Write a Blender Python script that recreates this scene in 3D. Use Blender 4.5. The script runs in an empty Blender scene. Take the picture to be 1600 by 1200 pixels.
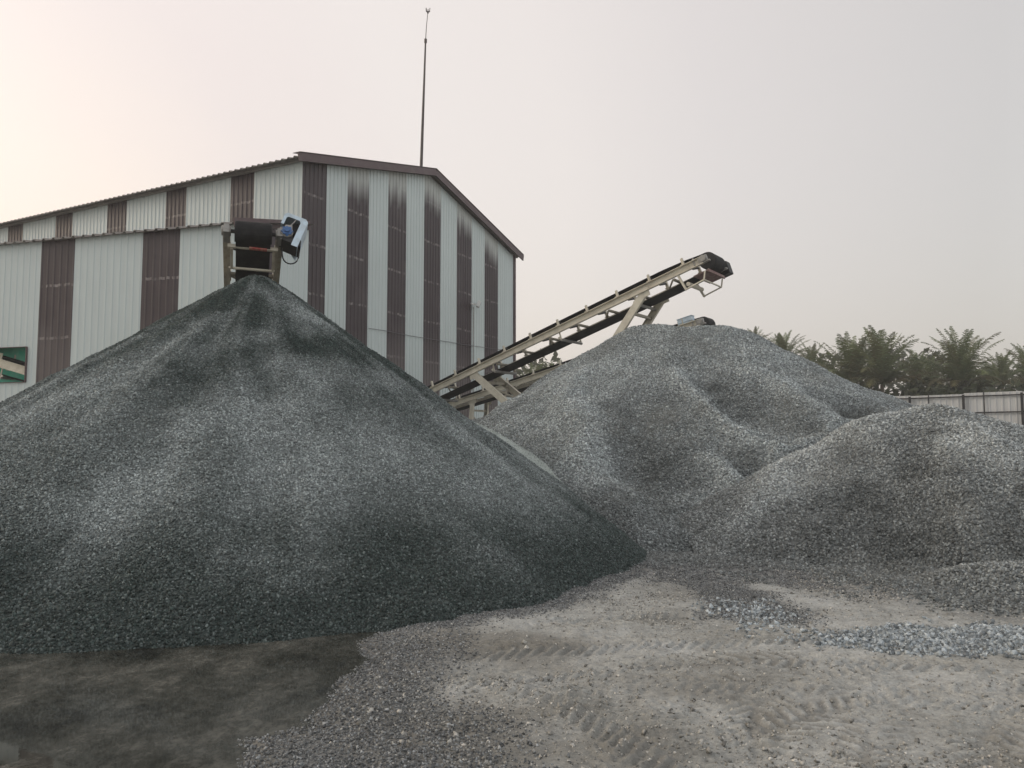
import bpy, math, random
import numpy as np
from mathutils import Vector, Matrix

random.seed(7)
RNG = np.random.default_rng(11)
sc = bpy.context.scene
col = sc.collection
R = math.radians

# ------------------------------------------------------------------ camera
F, PITCH, CAMH = 1220.0, math.atan(90/1220.0), 1.6
cp_, sp_ = math.cos(PITCH), math.sin(PITCH)
def ray(px, py):
    u = (px-800)/F; v = (600-py)/F
    return (u, cp_-v*sp_, sp_+v*cp_)
def at(px, py, Y):                      # world point seen at a photo pixel, Y metres ahead
    r = ray(px, py); t = Y/r[1]
    return Vector((r[0]*t, Y, CAMH+r[2]*t))
def G(px, py):                          # world point on the ground seen at a photo pixel
    r = ray(px, py); t = -CAMH/r[2]
    return Vector((r[0]*t, r[1]*t, 0))
cd = bpy.data.cameras.new('camera'); cam = bpy.data.objects.new('camera', cd); col.objects.link(cam)
cam.location = (0, 0, CAMH); cam.rotation_euler = (math.pi/2+PITCH, 0, 0)
cd.sensor_width = 36; cd.lens = 36*F/1600; cd.clip_start = .1; cd.clip_end = 3000
sc.camera = cam

# ------------------------------------------------------------------ numpy noise
def _hash(ix, iy, seed):
    n = (ix.astype(np.int64)*374761393 + iy.astype(np.int64)*668265263 + seed*974711) & 0x7fffffff
    n = ((n ^ (n >> 13))*1274126177) & 0x7fffffff
    return ((n ^ (n >> 16)) & 0xffff)/65535.0
def vnoise(x, y, seed=0):
    ix = np.floor(x); iy = np.floor(y); fx = x-ix; fy = y-iy
    fx = fx*fx*(3-2*fx); fy = fy*fy*(3-2*fy)
    a = _hash(ix, iy, seed); b = _hash(ix+1, iy, seed); c = _hash(ix, iy+1, seed); d = _hash(ix+1, iy+1, seed)
    return (a*(1-fx)+b*fx)*(1-fy)+(c*(1-fx)+d*fx)*fy
def fbm(x, y, seed=0, o=4):
    s = 0; a = .5; t = 0
    for i in range(o):
        s = s+a*vnoise(x*2**i+17.3*i, y*2**i-9.1*i, seed+i); t += a; a *= .5
    return s/t                          # 0..1
def sstep(a, b, x):
    t = np.clip((x-a)/(b-a), 0, 1); return t*t*(3-2*t)

# ------------------------------------------------------------------ materials
def newmat(name):
    m = bpy.data.materials.new(name); m.use_nodes = True
    nt = m.node_tree; b = nt.nodes['Principled BSDF']
    return m, nt, b
class NT:
    def __init__(s, nt): s.nt = nt
    def n(s, t, **kw):
        nd = s.nt.nodes.new(t)
        for k, v in kw.items():
            if k.startswith('i_'):
                key = k[2:]; key = int(key) if key.isdigit() else key
                nd.inputs[key].default_value = v
            else: setattr(nd, k, v)
        return nd
    def l(s, a, b): s.nt.links.new(a, b)
    def noise(s, vec, scale, detail=4, rough=.55):
        nd = s.n('ShaderNodeTexNoise'); nd.inputs['Scale'].default_value = scale
        nd.inputs['Detail'].default_value = detail; nd.inputs['Roughness'].default_value = rough
        if vec is not None: s.l(vec, nd.inputs['Vector'])
        return nd.outputs['Fac']
    def ramp(s, fac, stops):
        nd = s.n('ShaderNodeValToRGB'); cr = nd.color_ramp
        while len(cr.elements) < len(stops): cr.elements.new(.5)
        for e, (p, c) in zip(cr.elements, stops):
            e.position = p; e.color = (*c, 1) if len(c) == 3 else c
        s.l(fac, nd.inputs[0]); return nd.outputs['Color']
    def mix(s, fac, a, b, mode='MIX'):
        nd = s.n('ShaderNodeMix', data_type='RGBA', blend_type=mode)
        for sock, v in ((nd.inputs[0], fac), (nd.inputs[6], a), (nd.inputs[7], b)):
            if hasattr(v, 'links'): s.l(v, sock)
            elif isinstance(v, (int, float)): sock.default_value = v
            else: sock.default_value = (*v, 1) if len(v) == 3 else v
        return nd.outputs[2]
    def math(s, op, a, b=0.0, clamp=False):
        nd = s.n('ShaderNodeMath', operation=op, use_clamp=clamp)
        for sock, v in ((nd.inputs[0], a), (nd.inputs[1], b)):
            if hasattr(v, 'links'): s.l(v, sock)
            else: sock.default_value = v
        return nd.outputs[0]
    def attr(s, name): return s.n('ShaderNodeAttribute', attribute_name=name).outputs['Fac']
    def objco(s): return s.n('ShaderNodeTexCoord').outputs['Object']
    def scalevec(s, vec, sc_):
        nd = s.n('ShaderNodeMapping'); nd.inputs['Scale'].default_value = sc_; s.l(vec, nd.inputs[0]); return nd.outputs[0]
    def bump(s, h, strength, dist, b):
        nd = s.n('ShaderNodeBump'); nd.inputs['Strength'].default_value = strength; nd.inputs['Distance'].default_value = dist
        s.l(h, nd.inputs['Height']); s.l(nd.outputs[0], b.inputs['Normal'])

def paint(name, base, dirt=(.12, .10, .08), amount=.4, rough=.55, metal=0, scale=6):
    m, nt, b = newmat(name); N = NT(nt); o = N.objco()
    f = N.ramp(N.noise(o, scale, 6, .65), [(.42, (0, 0, 0)), (.72, (1, 1, 1))])
    fac = N.math('MULTIPLY', f, amount)
    v = N.noise(o, scale*.23, 3)
    c1 = N.mix(v, tuple(x*.82 for x in base), tuple(min(1, x*1.12) for x in base))
    N.l(N.mix(fac, c1, dirt), b.inputs['Base Color'])
    b.inputs['Specular IOR Level'].default_value = .25 if max(base) < .05 else .4
    b.inputs['Roughness'].default_value = rough; b.inputs['Metallic'].default_value = metal
    N.bump(N.noise(o, scale*6, 3), .15, .004, b)
    return m

def stone_mat(name, dark, light, spread=(.45, 1.6), warm=None):
    """crushed stone: every stone its own tone, dusty and damp patches plus painted ridge and hollow shading by attribute"""
    m, nt, b = newmat(name); N = NT(nt)
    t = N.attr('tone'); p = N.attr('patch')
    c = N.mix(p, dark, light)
    k = N.ramp(t, [(0, (spread[0],)*3), (.45, (.85, .85, .85)), (.75, (1.25, 1.25, 1.25)), (1, (spread[1],)*3)])
    c = N.mix(1.0, c, k, 'MULTIPLY')
    o = N.objco()
    v = N.noise(o, 90, 3)
    c = N.mix(.35, c, N.ramp(v, [(.3, (.55, .55, .55)), (.7, (1.35, 1.35, 1.35))]), 'MULTIPLY')
    if warm is not None:
        w = N.ramp(N.noise(o, .8, 3), [(.5, (0, 0, 0)), (.75, (1, 1, 1))])
        c = N.mix(N.math('MULTIPLY', w, .35), c, warm)
    N.l(c, b.inputs['Base Color'])
    b.inputs['Roughness'].default_value = .85
    b.inputs['Specular IOR Level'].default_value = .3
    vv = N.n('ShaderNodeTexVoronoi'); vv.inputs['Scale'].default_value = 55; N.l(o, vv.inputs['Vector'])
    N.bump(vv.outputs['Distance'], .8, .012, b)
    return m

M = {}
M['cream'] = paint('cream_paint', (.60, .555, .45), (.22, .17, .12), .4, .5, 0, 5)
M['cream_dirty'] = paint('dusty_cream_paint', (.42, .38, .30), (.12, .09, .065), .55, .65, 0, 7)
M['grey_steel'] = paint('grey_steel', (.30, .29, .27), (.10, .08, .06), .5, .5, .3, 9)
M['rubber'] = paint('belt_rubber', (.009, .009, .010), (.055, .053, .05), .5, .75, 0, 4)
M['black'] = paint('black_steel', (.018, .018, .02), (.06, .055, .05), .4, .55, 0, 8)
M['blue'] = paint('blue_motor_paint', (.04, .12, .30), (.08, .08, .08), .35, .45, 0, 12)
M['guard'] = paint('pale_blue_guard_paint', (.54, .65, .73), (.24, .23, .21), .55, .5, 0, 6)
M['red_faded'] = paint('worn_reddish_paint', (.17, .085, .08), (.30, .27, .23), .7, .7, 0, 9)
M['red'] = paint('faded_red_paint', (.36, .06, .05), (.45, .38, .28), .6, .6, 0, 14)
M['brown_trim'] = paint('brown_trim_paint', (.085, .052, .055), (.14, .12, .11), .4, .5, 0, 3)
M['roof'] = paint('roof_sheet', (.22, .20, .185), (.10, .085, .075), .5, .5, .2, 2)
M['mast'] = paint('weathered_mast', (.075, .062, .058), (.15, .12, .10), .3, .6, .2, 6)
M['white_plastic'] = paint('white_lamp_housing', (.66, .66, .64), (.3, .28, .25), .3, .5, 0, 9)
M['glass_lamp'] = paint('lamp_glass', (.55, .58, .6), (.3, .3, .3), .2, .15, 0, 9)
M['green_net'] = paint('green_shade_net', (.07, .50, .33), (.30, .52, .43), .6, .8, 0, 2.2)
M['cable'] = paint('thin_cable', (.12, .12, .12), (.2, .2, .2), .2, .6, 0, 9)
M['fence_frame'] = paint('dark_fence_steel', (.028, .028, .03), (.10, .08, .06), .3, .55, .2, 4)

def sheet_mat(name, base, streak, amount, rows=None, topfade=None):
    """painted profiled sheet: long vertical dirt streaks, dust patches, screw rows"""
    m, nt, b = newmat(name); N = NT(nt); o = N.objco()
    st = N.noise(N.scalevec(o, (5, 5, .12)), 1.6, 5, .6)
    f = N.math('MULTIPLY', N.ramp(st, [(.45, (0, 0, 0)), (.8, (1, 1, 1))]), amount)
    big = N.noise(o, .35, 3)
    c = N.mix(big, tuple(x*.88 for x in base), tuple(min(1, x*1.08) for x in base))
    c = N.mix(f, c, streak)
    if rows:
        sx = N.n('ShaderNodeSeparateXYZ'); N.l(o, sx.inputs[0])
        z = sx.outputs[2]
        zz = N.math('ADD', z, N.math('MULTIPLY', N.noise(N.scalevec(o, (4, 4, .3)), 1.5, 3), .12))
        fr = N.math('FRACT', N.math('DIVIDE', zz, rows))
        ln = N.math('LESS_THAN', fr, .05)
        blot = N.ramp(N.noise(N.scalevec(o, (7, 7, 1.5)), 1.3, 3), [(.45, (0, 0, 0)), (.62, (1, 1, 1))])
        c = N.mix(N.math('MULTIPLY', N.math('MULTIPLY', ln, blot), .55), c, (.34, .30, .29))
        dust = N.ramp(N.noise(N.scalevec(o, (.5, .5, .55)), 1.1, 4), [(.5, (0, 0, 0)), (.68, (1, 1, 1))])
        c = N.mix(N.math('MULTIPLY', dust, .30), c, (.10, .078, .08))
        low = N.attr('lowdust')
        c = N.mix(N.math('MULTIPLY', low, .75), c, (.18, .155, .145))
        tf = N.attr('topfade')
        c = N.mix(tf, c, (.40, .41, .385))
    N.l(c, b.inputs['Base Color']); b.inputs['Roughness'].default_value = .45
    return m
M['sheet_white'] = sheet_mat('pale_wall_sheet', (.495, .545, .53), (.38, .395, .385), .3)
M['sheet_brown'] = sheet_mat('maroon_wall_sheet', (.027, .0125, .016), (.052, .040, .044), .3, rows=1.55)
M['fence_sheet'] = sheet_mat('fence_sheet', (.52, .52, .51), (.26, .25, .23), .5)

# ------------------------------------------------------------------ mesh builder
class MB:
    def __init__(s): s.v = []; s.f = []; s.m = []; s.at = {}
    def add(s, vs, fs, mi=0):
        o = len(s.v); s.v += [tuple(v) for v in vs]
        s.f += [tuple(i+o for i in f) for f in fs]; s.m += [mi]*len(fs)
    def obox(s, c, ax, ay, az, mi=0):                     # half axes
        c, ax, ay, az = map(Vector, (c, ax, ay, az))
        vs = [c+ax*i+ay*j+az*k for i in (-1, 1) for j in (-1, 1) for k in (-1, 1)]
        s.add(vs, [(0, 1, 3, 2), (4, 6, 7, 5), (0, 4, 5, 1), (2, 3, 7, 6), (0, 2, 6, 4), (1, 5, 7, 3)], mi)
    def box(s, lo, hi, mi=0):
        lo, hi = Vector(lo), Vector(hi); c = (lo+hi)/2; d = (hi-lo)/2
        s.obox(c, (d.x, 0, 0), (0, d.y, 0), (0, 0, d.z), mi)
    def beam(s, p0, p1, w, h, up=(0, 0, 1), mi=0):
        p0, p1 = Vector(p0), Vector(p1); d = p1-p0
        x = d.normalized().cross(Vector(up))
        if x.length < 1e-4: x = d.normalized().cross(Vector((1, 0, 0)))
        x.normalize(); y = x.cross(d.normalized()).normalized()
        s.obox((p0+p1)/2, d/2, x*w/2, y*h/2, mi)
    def channel(s, p0, p1, depth, flange, out, up, th=.018, mi=0):
        """C-section: web plane spanned by the length and 'up', flanges pointing along 'out'"""
        p0, p1, out, up = map(Vector, (p0, p1, out, up)); d = (p1-p0)/2; c = (p0+p1)/2
        s.obox(c, d, out*th/2, up*depth/2, mi)
        for k in (-1, 1):
            s.obox(c+up*k*(depth/2-th/2)+out*(flange/2+th/2), d*.9999, out*flange/2, up*th/2, mi)
    def cyl(s, p0, p1, r0, r1=None, n=16, mi=0, caps=True):
        if r1 is None: r1 = r0
        p0, p1 = Vector(p0), Vector(p1); d = (p1-p0).normalized()
        x = d.cross(Vector((0, 0, 1)));
        if x.length < 1e-3: x = Vector((1, 0, 0))
        x.normalize(); y = d.cross(x)
        vs = []
        for p, r in ((p0, r0), (p1, r1)):
            vs += [p+x*math.cos(2*math.pi*i/n)*r+y*math.sin(2*math.pi*i/n)*r for i in range(n)]
        fs = [(i, (i+1) % n, n+(i+1) % n, n+i) for i in range(n)]
        if caps: fs += [tuple(range(n-1, -1, -1)), tuple(range(n, 2*n))]
        s.add(vs, fs, mi)
    def tube(s, pts, r, n=8, mi=0):
        pts = [Vector(p) for p in pts]; rs = r if isinstance(r, (list, tuple)) else [r]*len(pts)
        vs = []; ref = Vector((0.31, .2, .93))
        for i, p in enumerate(pts):
            d = (pts[min(i+1, len(pts)-1)]-pts[max(i-1, 0)]).normalized()
            x = d.cross(ref).normalized(); y = d.cross(x)
            vs += [p+(x*math.cos(2*math.pi*k/n)+y*math.sin(2*math.pi*k/n))*rs[i] for k in range(n)]
        fs = []
        for i in range(len(pts)-1):
            for k in range(n):
                a = i*n+k; b_ = i*n+(k+1) % n
                fs.append((a, b_, b_+n, a+n))
        fs += [tuple(range(n-1, -1, -1)), tuple(range((len(pts)-1)*n, len(pts)*n))]
        s.add(vs, fs, mi)
    def build(s, name, mats, parent=None, smooth=False, bevel=0):
        me = bpy.data.meshes.new(name)
        off = Vector(parent['_base']) if parent is not None and '_base' in parent else Vector((0, 0, 0))
        me.from_pydata([(v[0]-off[0], v[1]-off[1], v[2]-off[2]) for v in s.v], [], s.f)
        for m in (mats if isinstance(mats, (list, tuple)) else [mats]): me.materials.append(m)
        me.polygons.foreach_set('material_index', s.m)
        for k, arr in s.at.items():
            a = me.attributes.new(k, 'FLOAT', 'POINT'); a.data.foreach_set('value', np.asarray(arr, dtype=np.float32))
        if smooth:
            me.polygons.foreach_set('use_smooth', [True]*len(me.polygons)); me.set_sharp_from_angle(angle=R(40))
        me.update()
        o = bpy.data.objects.new(name, me); col.objects.link(o)
        if parent is not None:
            o.parent = parent; o['_base'] = tuple(off)
        if bevel:
            md = o.modifiers.new('bevel', 'BEVEL'); md.width = bevel; md.segments = 2; md.limit_method = 'ANGLE'
        return o
def tag(o, label=None, cat=None, group=None, kind=None):
    if label: o['label'] = label
    if cat: o['category'] = cat
    if group: o['group'] = group
    if kind: o['kind'] = kind
    return o
def thing(name, loc, label, cat, group=None):
    e = bpy.data.objects.new(name, None); col.objects.link(e); e.location = loc; e['_base'] = tuple(loc)
    e.empty_display_size = .3
    return tag(e, label, cat, group)

# ------------------------------------------------------------------ crushed stones as real geometry
def np_mesh(name, V, polys_n, loops, mats, attrs, matidx=None):
    me = bpy.data.meshes.new(name)
    me.vertices.add(len(V)); me.vertices.foreach_set('co', V.astype(np.float32).ravel())
    me.loops.add(len(loops)); me.loops.foreach_set('vertex_index', loops.astype(np.int32))
    starts = np.concatenate(([0], np.cumsum(polys_n)[:-1])).astype(np.int32)
    me.polygons.add(len(polys_n)); me.polygons.foreach_set('loop_start', starts)
    me.update(calc_edges=True)
    for m in mats: me.materials.append(m)
    if matidx is not None: me.polygons.foreach_set('material_index', matidx.astype(np.int32))
    for k, a in attrs.items():
        at_ = me.attributes.new(k, 'FLOAT', 'POINT'); at_.data.foreach_set('value', a.astype(np.float32))
    me.validate(clean_customdata=False)
    return me
_PT = np.array([[-1, -.75, -.9], [1, -.75, -.9], [0, .95, -.9], [-1, -.75, .9], [1, -.75, .9], [0, .95, .9]])*.62
_PL = np.array([0, 2, 1, 3, 4, 5, 0, 1, 4, 3, 1, 2, 5, 4, 2, 0, 3, 5])
_PN = np.array([3, 3, 4, 4, 4])
def stones(P, size):
    """angular random prisms at points P with individual sizes; returns verts, poly sizes, loops"""
    n = len(P)
    q = RNG.normal(size=(n, 4)); q /= np.linalg.norm(q, axis=1)[:, None]
    w, x, y, z = q.T
    Rm = np.empty((n, 3, 3))
    Rm[:, 0, 0] = 1-2*(y*y+z*z); Rm[:, 0, 1] = 2*(x*y-z*w); Rm[:, 0, 2] = 2*(x*z+y*w)
    Rm[:, 1, 0] = 2*(x*y+z*w); Rm[:, 1, 1] = 1-2*(x*x+z*z); Rm[:, 1, 2] = 2*(y*z-x*w)
    Rm[:, 2, 0] = 2*(x*z-y*w); Rm[:, 2, 1] = 2*(y*z+x*w); Rm[:, 2, 2] = 1-2*(x*x+y*y)
    L = _PT[None]*RNG.uniform(.65, 1.35, size=(n, 1, 3)) + RNG.normal(scale=.16, size=(n, 6, 3))
    L *= size[:, None, None]*.84
    V = np.einsum('nij,nkj->nki', Rm, L)+P[:, None, :]
    loops = (_PL[None]+6*np.arange(n)[:, None]).ravel()
    return V.reshape(-1, 3), np.tile(_PN, n), loops

def pile(name, hfun, box, step, dens, smin, smax, patchf, mat, label, cat, group=None, zcut=-.14, sink=.05):
    """a heap: its height-field skin plus a coat of individual stones, one mesh"""
    x0, x1, y0, y1 = box
    xs = np.arange(x0, x1+step, step); ys = np.arange(y0, y1+step, step)
    X, Y = np.meshgrid(xs, ys); Z = hfun(X, Y)
    ny, nx = X.shape
    idx = np.arange(nx*ny).reshape(ny, nx)
    ok = Z > zcut
    cell = ok[:-1, :-1] | ok[1:, :-1] | ok[:-1, 1:] | ok[1:, 1:]
    a = idx[:-1, :-1][cell]; b = idx[:-1, 1:][cell]; c = idx[1:, 1:][cell]; d = idx[1:, :-1][cell]
    used = np.unique(np.concatenate((a, b, c, d))); remap = np.full(nx*ny, -1); remap[used] = np.arange(len(used))
    BV = np.stack((X.ravel(), Y.ravel(), np.maximum(Z.ravel(), zcut-.05)), 1)[used]
    BL = remap[np.stack((a, b, c, d), 1)].ravel()
    # stones
    n = int(dens*(x1-x0)*(y1-y0)); sx = RNG.uniform(x0, x1, n); sy = RNG.uniform(y0, y1, n)
    sz = hfun(sx, sy); e = .04
    gx = (hfun(sx+e, sy)-hfun(sx-e, sy))/(2*e); gy = (hfun(sx, sy+e)-hfun(sx, sy-e))/(2*e)
    area = np.sqrt(1+gx*gx+gy*gy)
    seen = np.zeros(n, bool)
    for cx in (-3.0, 0.0, 3.0):
        seen |= ((-gx)*(cx-sx)+(-gy)*(0-sy)+(CAMH+.4-sz)) > -1.2
    keep = seen & (sz > -.03) & (RNG.uniform(0, 1.5, n) < area)
    sx, sy, sz, gx, gy = (q[keep] for q in (sx, sy, sz, gx, gy))
    nrm = np.stack((-gx, -gy, np.ones_like(gx)), 1); nrm /= np.linalg.norm(nrm, axis=1)[:, None]
    size = smin+(smax-smin)*RNG.beta(1.6, 2.6, len(sx))
    P = np.stack((sx, sy, sz), 1)+nrm*(size*(RNG.uniform(-.1, .5, len(sx))-sink))[:, None]
    SV, SN, SL = stones(P, size)
    tone = np.repeat(RNG.beta(1.1, 1.2, len(sx)), 6)
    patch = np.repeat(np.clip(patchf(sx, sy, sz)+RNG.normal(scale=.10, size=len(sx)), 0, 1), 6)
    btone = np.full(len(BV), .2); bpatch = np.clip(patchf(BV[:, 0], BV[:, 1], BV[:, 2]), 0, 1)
    V = np.concatenate((BV, SV)); loops = np.concatenate((BL, SL+len(BV)))
    pn = np.concatenate((np.full(len(a), 4), SN))
    me = np_mesh(name, V, pn, loops, [mat], {'tone': np.concatenate((btone, tone)), 'patch': np.concatenate((bpatch, patch))})
    o = bpy.data.objects.new(name, me); col.objects.link(o)
    return tag(o, label, cat, group)

def seg_cone(x, y, p, q, slope, r0=.5):
    """height of a ridge from p=(x,y,h) to q falling off on both sides at the angle of repose"""
    dx, dy = q[0]-p[0], q[1]-p[1]; L2 = dx*dx+dy*dy+1e-9
    t = np.clip(((x-p[0])*dx+(y-p[1])*dy)/L2, 0, 1)
    d = np.sqrt((x-p[0]-t*dx)**2+(y-p[1]-t*dy)**2)
    return p[2]+(q[2]-p[2])*t-slope*(np.sqrt(d*d+r0*r0)-r0)
def smax(hs, k):
    m = hs[0]
    for h in hs[1:]:
        d = np.clip(.5+.5*(m-h)/k, 0, 1); m = h*(1-d)+m*d+k*d*(1-d)
    return m

def hit(px, py, hfun):
    r = ray(px, py); t = np.linspace(3, 40, 7400)
    z = CAMH+r[2]*t; h = hfun(r[0]*t, r[1]*t); k = np.argmax(z < h)
    return (r[0]*t[k], r[1]*t[k])
def linedist(x, y, pts):
    d = np.full(np.shape(x), 1e9)
    for (ax, ay), (bx, by) in zip(pts[:-1], pts[1:]):
        ex, ey = bx-ax, by-ay; t = np.clip(((x-ax)*ex+(y-ay)*ey)/(ex*ex+ey*ey+1e-9), 0, 1)
        d = np.minimum(d, np.hypot(x-ax-t*ex, y-ay-t*ey))
    return d
def strokes(x, y, lines):
    """soft streaks along lines: (points, half width, strength)"""
    wx = x+(fbm(x*1.6, y*1.6, 701, 4)-.5)*.42; wy = y+(fbm(x*1.6+5, y*1.6, 703, 4)-.5)*.42
    g = np.zeros(np.shape(x))
    for pts, w, a in lines: g = g+a*np.exp(-(linedist(wx, wy, pts)/w)**2)
    return g

# left dark pile ------------------------------------------------------
LA = (-4.39, 13.25); LH = 4.42
def h_left(x, y):
    dx = x-LA[0]; dy = y-LA[1]; d = np.sqrt(dx*dx+dy*dy); th = np.arctan2(dy, dx)
    d = d*(1+.03*np.sin(th*2+.6)+.016*np.sin(th*5+1)+.045*(fbm(x*.45, y*.45, 5, 3)-.5)*2)
    d = d*(1+.075*np.exp(-((th+.30)/.42)**2)*(.35+.65*sstep(1.5, 6.0, d)))
    slope = .655
    h = LH-slope*(np.sqrt(d*d+.18**2)-.18)
    h += .05*np.sin(th*23+3*fbm(x*.5, y*.5, 9, 2))*sstep(.5, 2.5, d)*(1-sstep(4.5, 6.5, d))*.5
    h += (fbm(x*1.3, y*1.3, 21, 4)-.5)*.13
    return h
def on(hf, L): return [([hit(a, b, hf) for a, b in pts], w, k) for pts, w, k in L]
L_LEFT = on(h_left, [([(463, 482), (480, 512)], .22, .5), ([(470, 490), (505, 505)], .2, .4), ([(407, 457), (433, 464)], .2, .4),
    ([(262, 536), (330, 500)], .34, .5), ([(327, 553), (400, 523)], .25, .45), ([(440, 573), (520, 580), (600, 595)], .3, .42),
    ([(290, 660), (365, 598)], .28, .4), ([(400, 665), (467, 627)], .35, .4), ([(170, 790), (340, 640)], .35, .3), ([(150, 880), (260, 800)], .3, .3),
    ([(60, 640), (200, 570)], .45, .35), ([(690, 610), (770, 660)], .5, .3), ([(480, 760), (560, 700)], .5, .28), ([(620, 780), (640, 690)], .5, .25), ([(760, 790), (740, 700)], .5, .28),
    ([(560, 560), (700, 690)], .5, -.25), ([(330, 470), (420, 560)], .5, -.2), ([(250, 700), (320, 630)], .3, -.3), ([(420, 600), (480, 640)], .4, -.25)])
def p_left(x, y, z):
    dx = x-LA[0]; dy = y-LA[1]; d = np.sqrt(dx*dx+dy*dy)+1e-6; th = np.arctan2(dy, dx)
    w = fbm(x*.55, y*.55, 41, 3)
    runs = fbm(th*8.5+w*1.3, d*.30, 33, 5)                 # tongues that ran down the slope
    band = sstep(2.2, 4.6, d+2.0*(fbm(x*.5, y*.5, 52, 3)-.5))*.44
    tone_mask = sstep(.10, 1.15, z+1.0*(fbm(x*.9, y*.9, 61, 4)-.5))     # darker towards the foot, with a ragged edge
    p = .06+.34*sstep(.45, .72, runs)+band+.34*(fbm(x*5.5, y*5.5, 77, 3)-.5)+strokes(x, y, L_LEFT)
    p += .25*(fbm(x*2.2, y*2.2, 71, 3)-.5)
    return p*(.12+.88*tone_mask)
M['stone_dark'] = stone_mat('dark_crushed_stone', (.050, .069, .064), (.365, .398, .394), (.48, 1.55))
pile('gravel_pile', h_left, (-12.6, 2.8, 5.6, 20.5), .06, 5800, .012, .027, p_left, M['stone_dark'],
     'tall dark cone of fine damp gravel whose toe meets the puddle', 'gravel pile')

# right coarse mound --------------------------------------------------
def h_right(x, y):
    wx = x+(fbm(x*.5, y*.5, 81, 3)-.5)*.9; wy = y+(fbm(x*.5+9, y*.5, 83, 3)-.5)*.9
    S = .64
    hs = [seg_cone(wx, wy, (3.42, 20.3, 4.58), (5.35, 19.9, 4.55), S, .62),
          seg_cone(wx, wy, (5.3, 19.9, 4.48), (8.1, 20.4, 3.35), S, .7),
          seg_cone(wx, wy, (8.1, 20.4, 3.35), (13.5, 21.4, 1.7), S, .6),
          seg_cone(wx, wy, (3.0, 18.5, 3.3), (1.55, 15.6, 1.35), S, .5),
          seg_cone(wx, wy, (1.55, 15.6, 1.35), (1.9, 12.6, .42), .5, .3),
          seg_cone(wx, wy, (3.86, 18, 3.15), (4.95, 14.5, 1.5), .66, .22),
          seg_cone(wx, wy, (3.3, 15.2, 1.7), (3.95, 13.0, .75), .6, .25),
          seg_cone(wx, wy, (5.4, 18.6, 3.6), (6.9, 16.0, 1.95), .64, .22),
          seg_cone(wx, wy, (3.2, 13.2, .72), (4.2, 12.0, .45), .36, .4)]
    h = smax(hs, .16)
    h += (fbm(x*1.1, y*1.1, 91, 4)-.5)*.16
    toe = np.minimum(h, .5); h = h-(.5-toe)*.25
    return h
L_RIDGE = on(h_right, [([(1050, 585), (1105, 640), (1160, 686), (1218, 710)], .19, .15), ([(1218, 708), (1300, 684), (1395, 648)], .14, .08), ([(1095, 718), (1158, 766)], .16, .14), ([(880, 610), (905, 690), (935, 770)], .4, .2),
    ([(1110, 600), (1175, 640), (1285, 682)], .36, -.10), ([(1150, 720), (1200, 745)], .32, -.08), ([(955, 640), (1000, 740)], .5, -.06), ([(1190, 590), (1300, 660)], .35, .16), ([(1330, 640), (1385, 655)], .4, -.2)])
h_right0 = h_right
def h_right(x, y): return h_right0(x, y)+strokes(x, y, L_RIDGE)
def p_right(x, y, z):
    p = .56+strokes(x, y, L_RIDGE)*3.2+.4*(fbm(x*4.5, y*4.5, 113, 3)-.5)+.75*(fbm(x*.7, y*.55, 101, 4)-.5)+.5*(fbm(x*1.9, y*1.9, 111, 3)-.5)  # gully light and shade painted into the colour: ridges lighter, hollows darker
    fres = sstep(2.2, 3.6, z+.8*(fbm(x*.8, y*.8, 107, 3)-.5))*.22
    tone_mask = sstep(.1, 1.5, z+1.4*(fbm(x*.7+4, y*.7, 121, 4)-.45))  # lower part of the mound darker, uneven boundary
    return (p+fres)*(.35+.65*tone_mask)
M['stone_grey'] = stone_mat('grey_crushed_stone', (.115, .126, .124), (.465, .50, .50), (.46, 1.55), warm=(.30, .30, .27))
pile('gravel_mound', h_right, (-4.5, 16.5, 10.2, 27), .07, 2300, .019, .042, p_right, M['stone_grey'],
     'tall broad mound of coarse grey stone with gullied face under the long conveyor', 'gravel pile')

# low heap in front of the mound --------------------------------------
def h_front0(x, y):
    wx = x+(fbm(x*.6, y*.6, 181, 3)-.5)*.8; wy = y+(fbm(x*.6+9, y*.6, 183, 3)-.5)*.8
    hs = [seg_cone(wx, wy, (4.45, 12.7, 1.2), (6.4, 13.1, 2.0), .58, .4),
          seg_cone(wx, wy, (6.4, 13.1, 2.0), (7.2, 13.1, 2.2), .58, .6),
          seg_cone(wx, wy, (7.2, 13.1, 2.2), (8.3, 12.6, 1.64), .56, .6),
          seg_cone(wx, wy, (8.3, 12.6, 1.64), (10.5, 12.2, 1.0), .56, .7),
          seg_cone(wx, wy, (6.3, 12.3, 1.7), (6.0, 10.9, .75), .5, .3),
          seg_cone(wx, wy, (5.6, 8.9, .30), (7.6, 8.6, .52), .36, .35),
          seg_cone(wx, wy, (7.6, 9.9, .62), (9.5, 10, .6), .4, .4)]
    h = smax(hs, .14)+(fbm(x*1.2, y*1.2, 191, 4)-.5)*.16
    toe = np.minimum(h, .4); h = h-(.4-toe)*.3
    return h
L_FRONT = on(h_front0, [([(1290, 690), (1330, 700)], .3, -.07), ([(1200, 830), (1290, 850), (1380, 860)], .5, -.1), ([(1480, 720), (1560, 780)], .3, .06), ([(1190, 790), (1235, 722), (1400, 655)], .3, .10), ([(1440, 655), (1430, 720)], .4, -.12), ([(1560, 760), (1600, 800)], .6, -.16), ([(1330, 790), (1420, 840)], .5, -.09), ([(1380, 760), (1460, 830)], .5, -.1), ([(1530, 700), (1590, 740)], .5, .12)])
def h_front(x, y): return h_front0(x, y)+strokes(x, y, L_FRONT)
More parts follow.
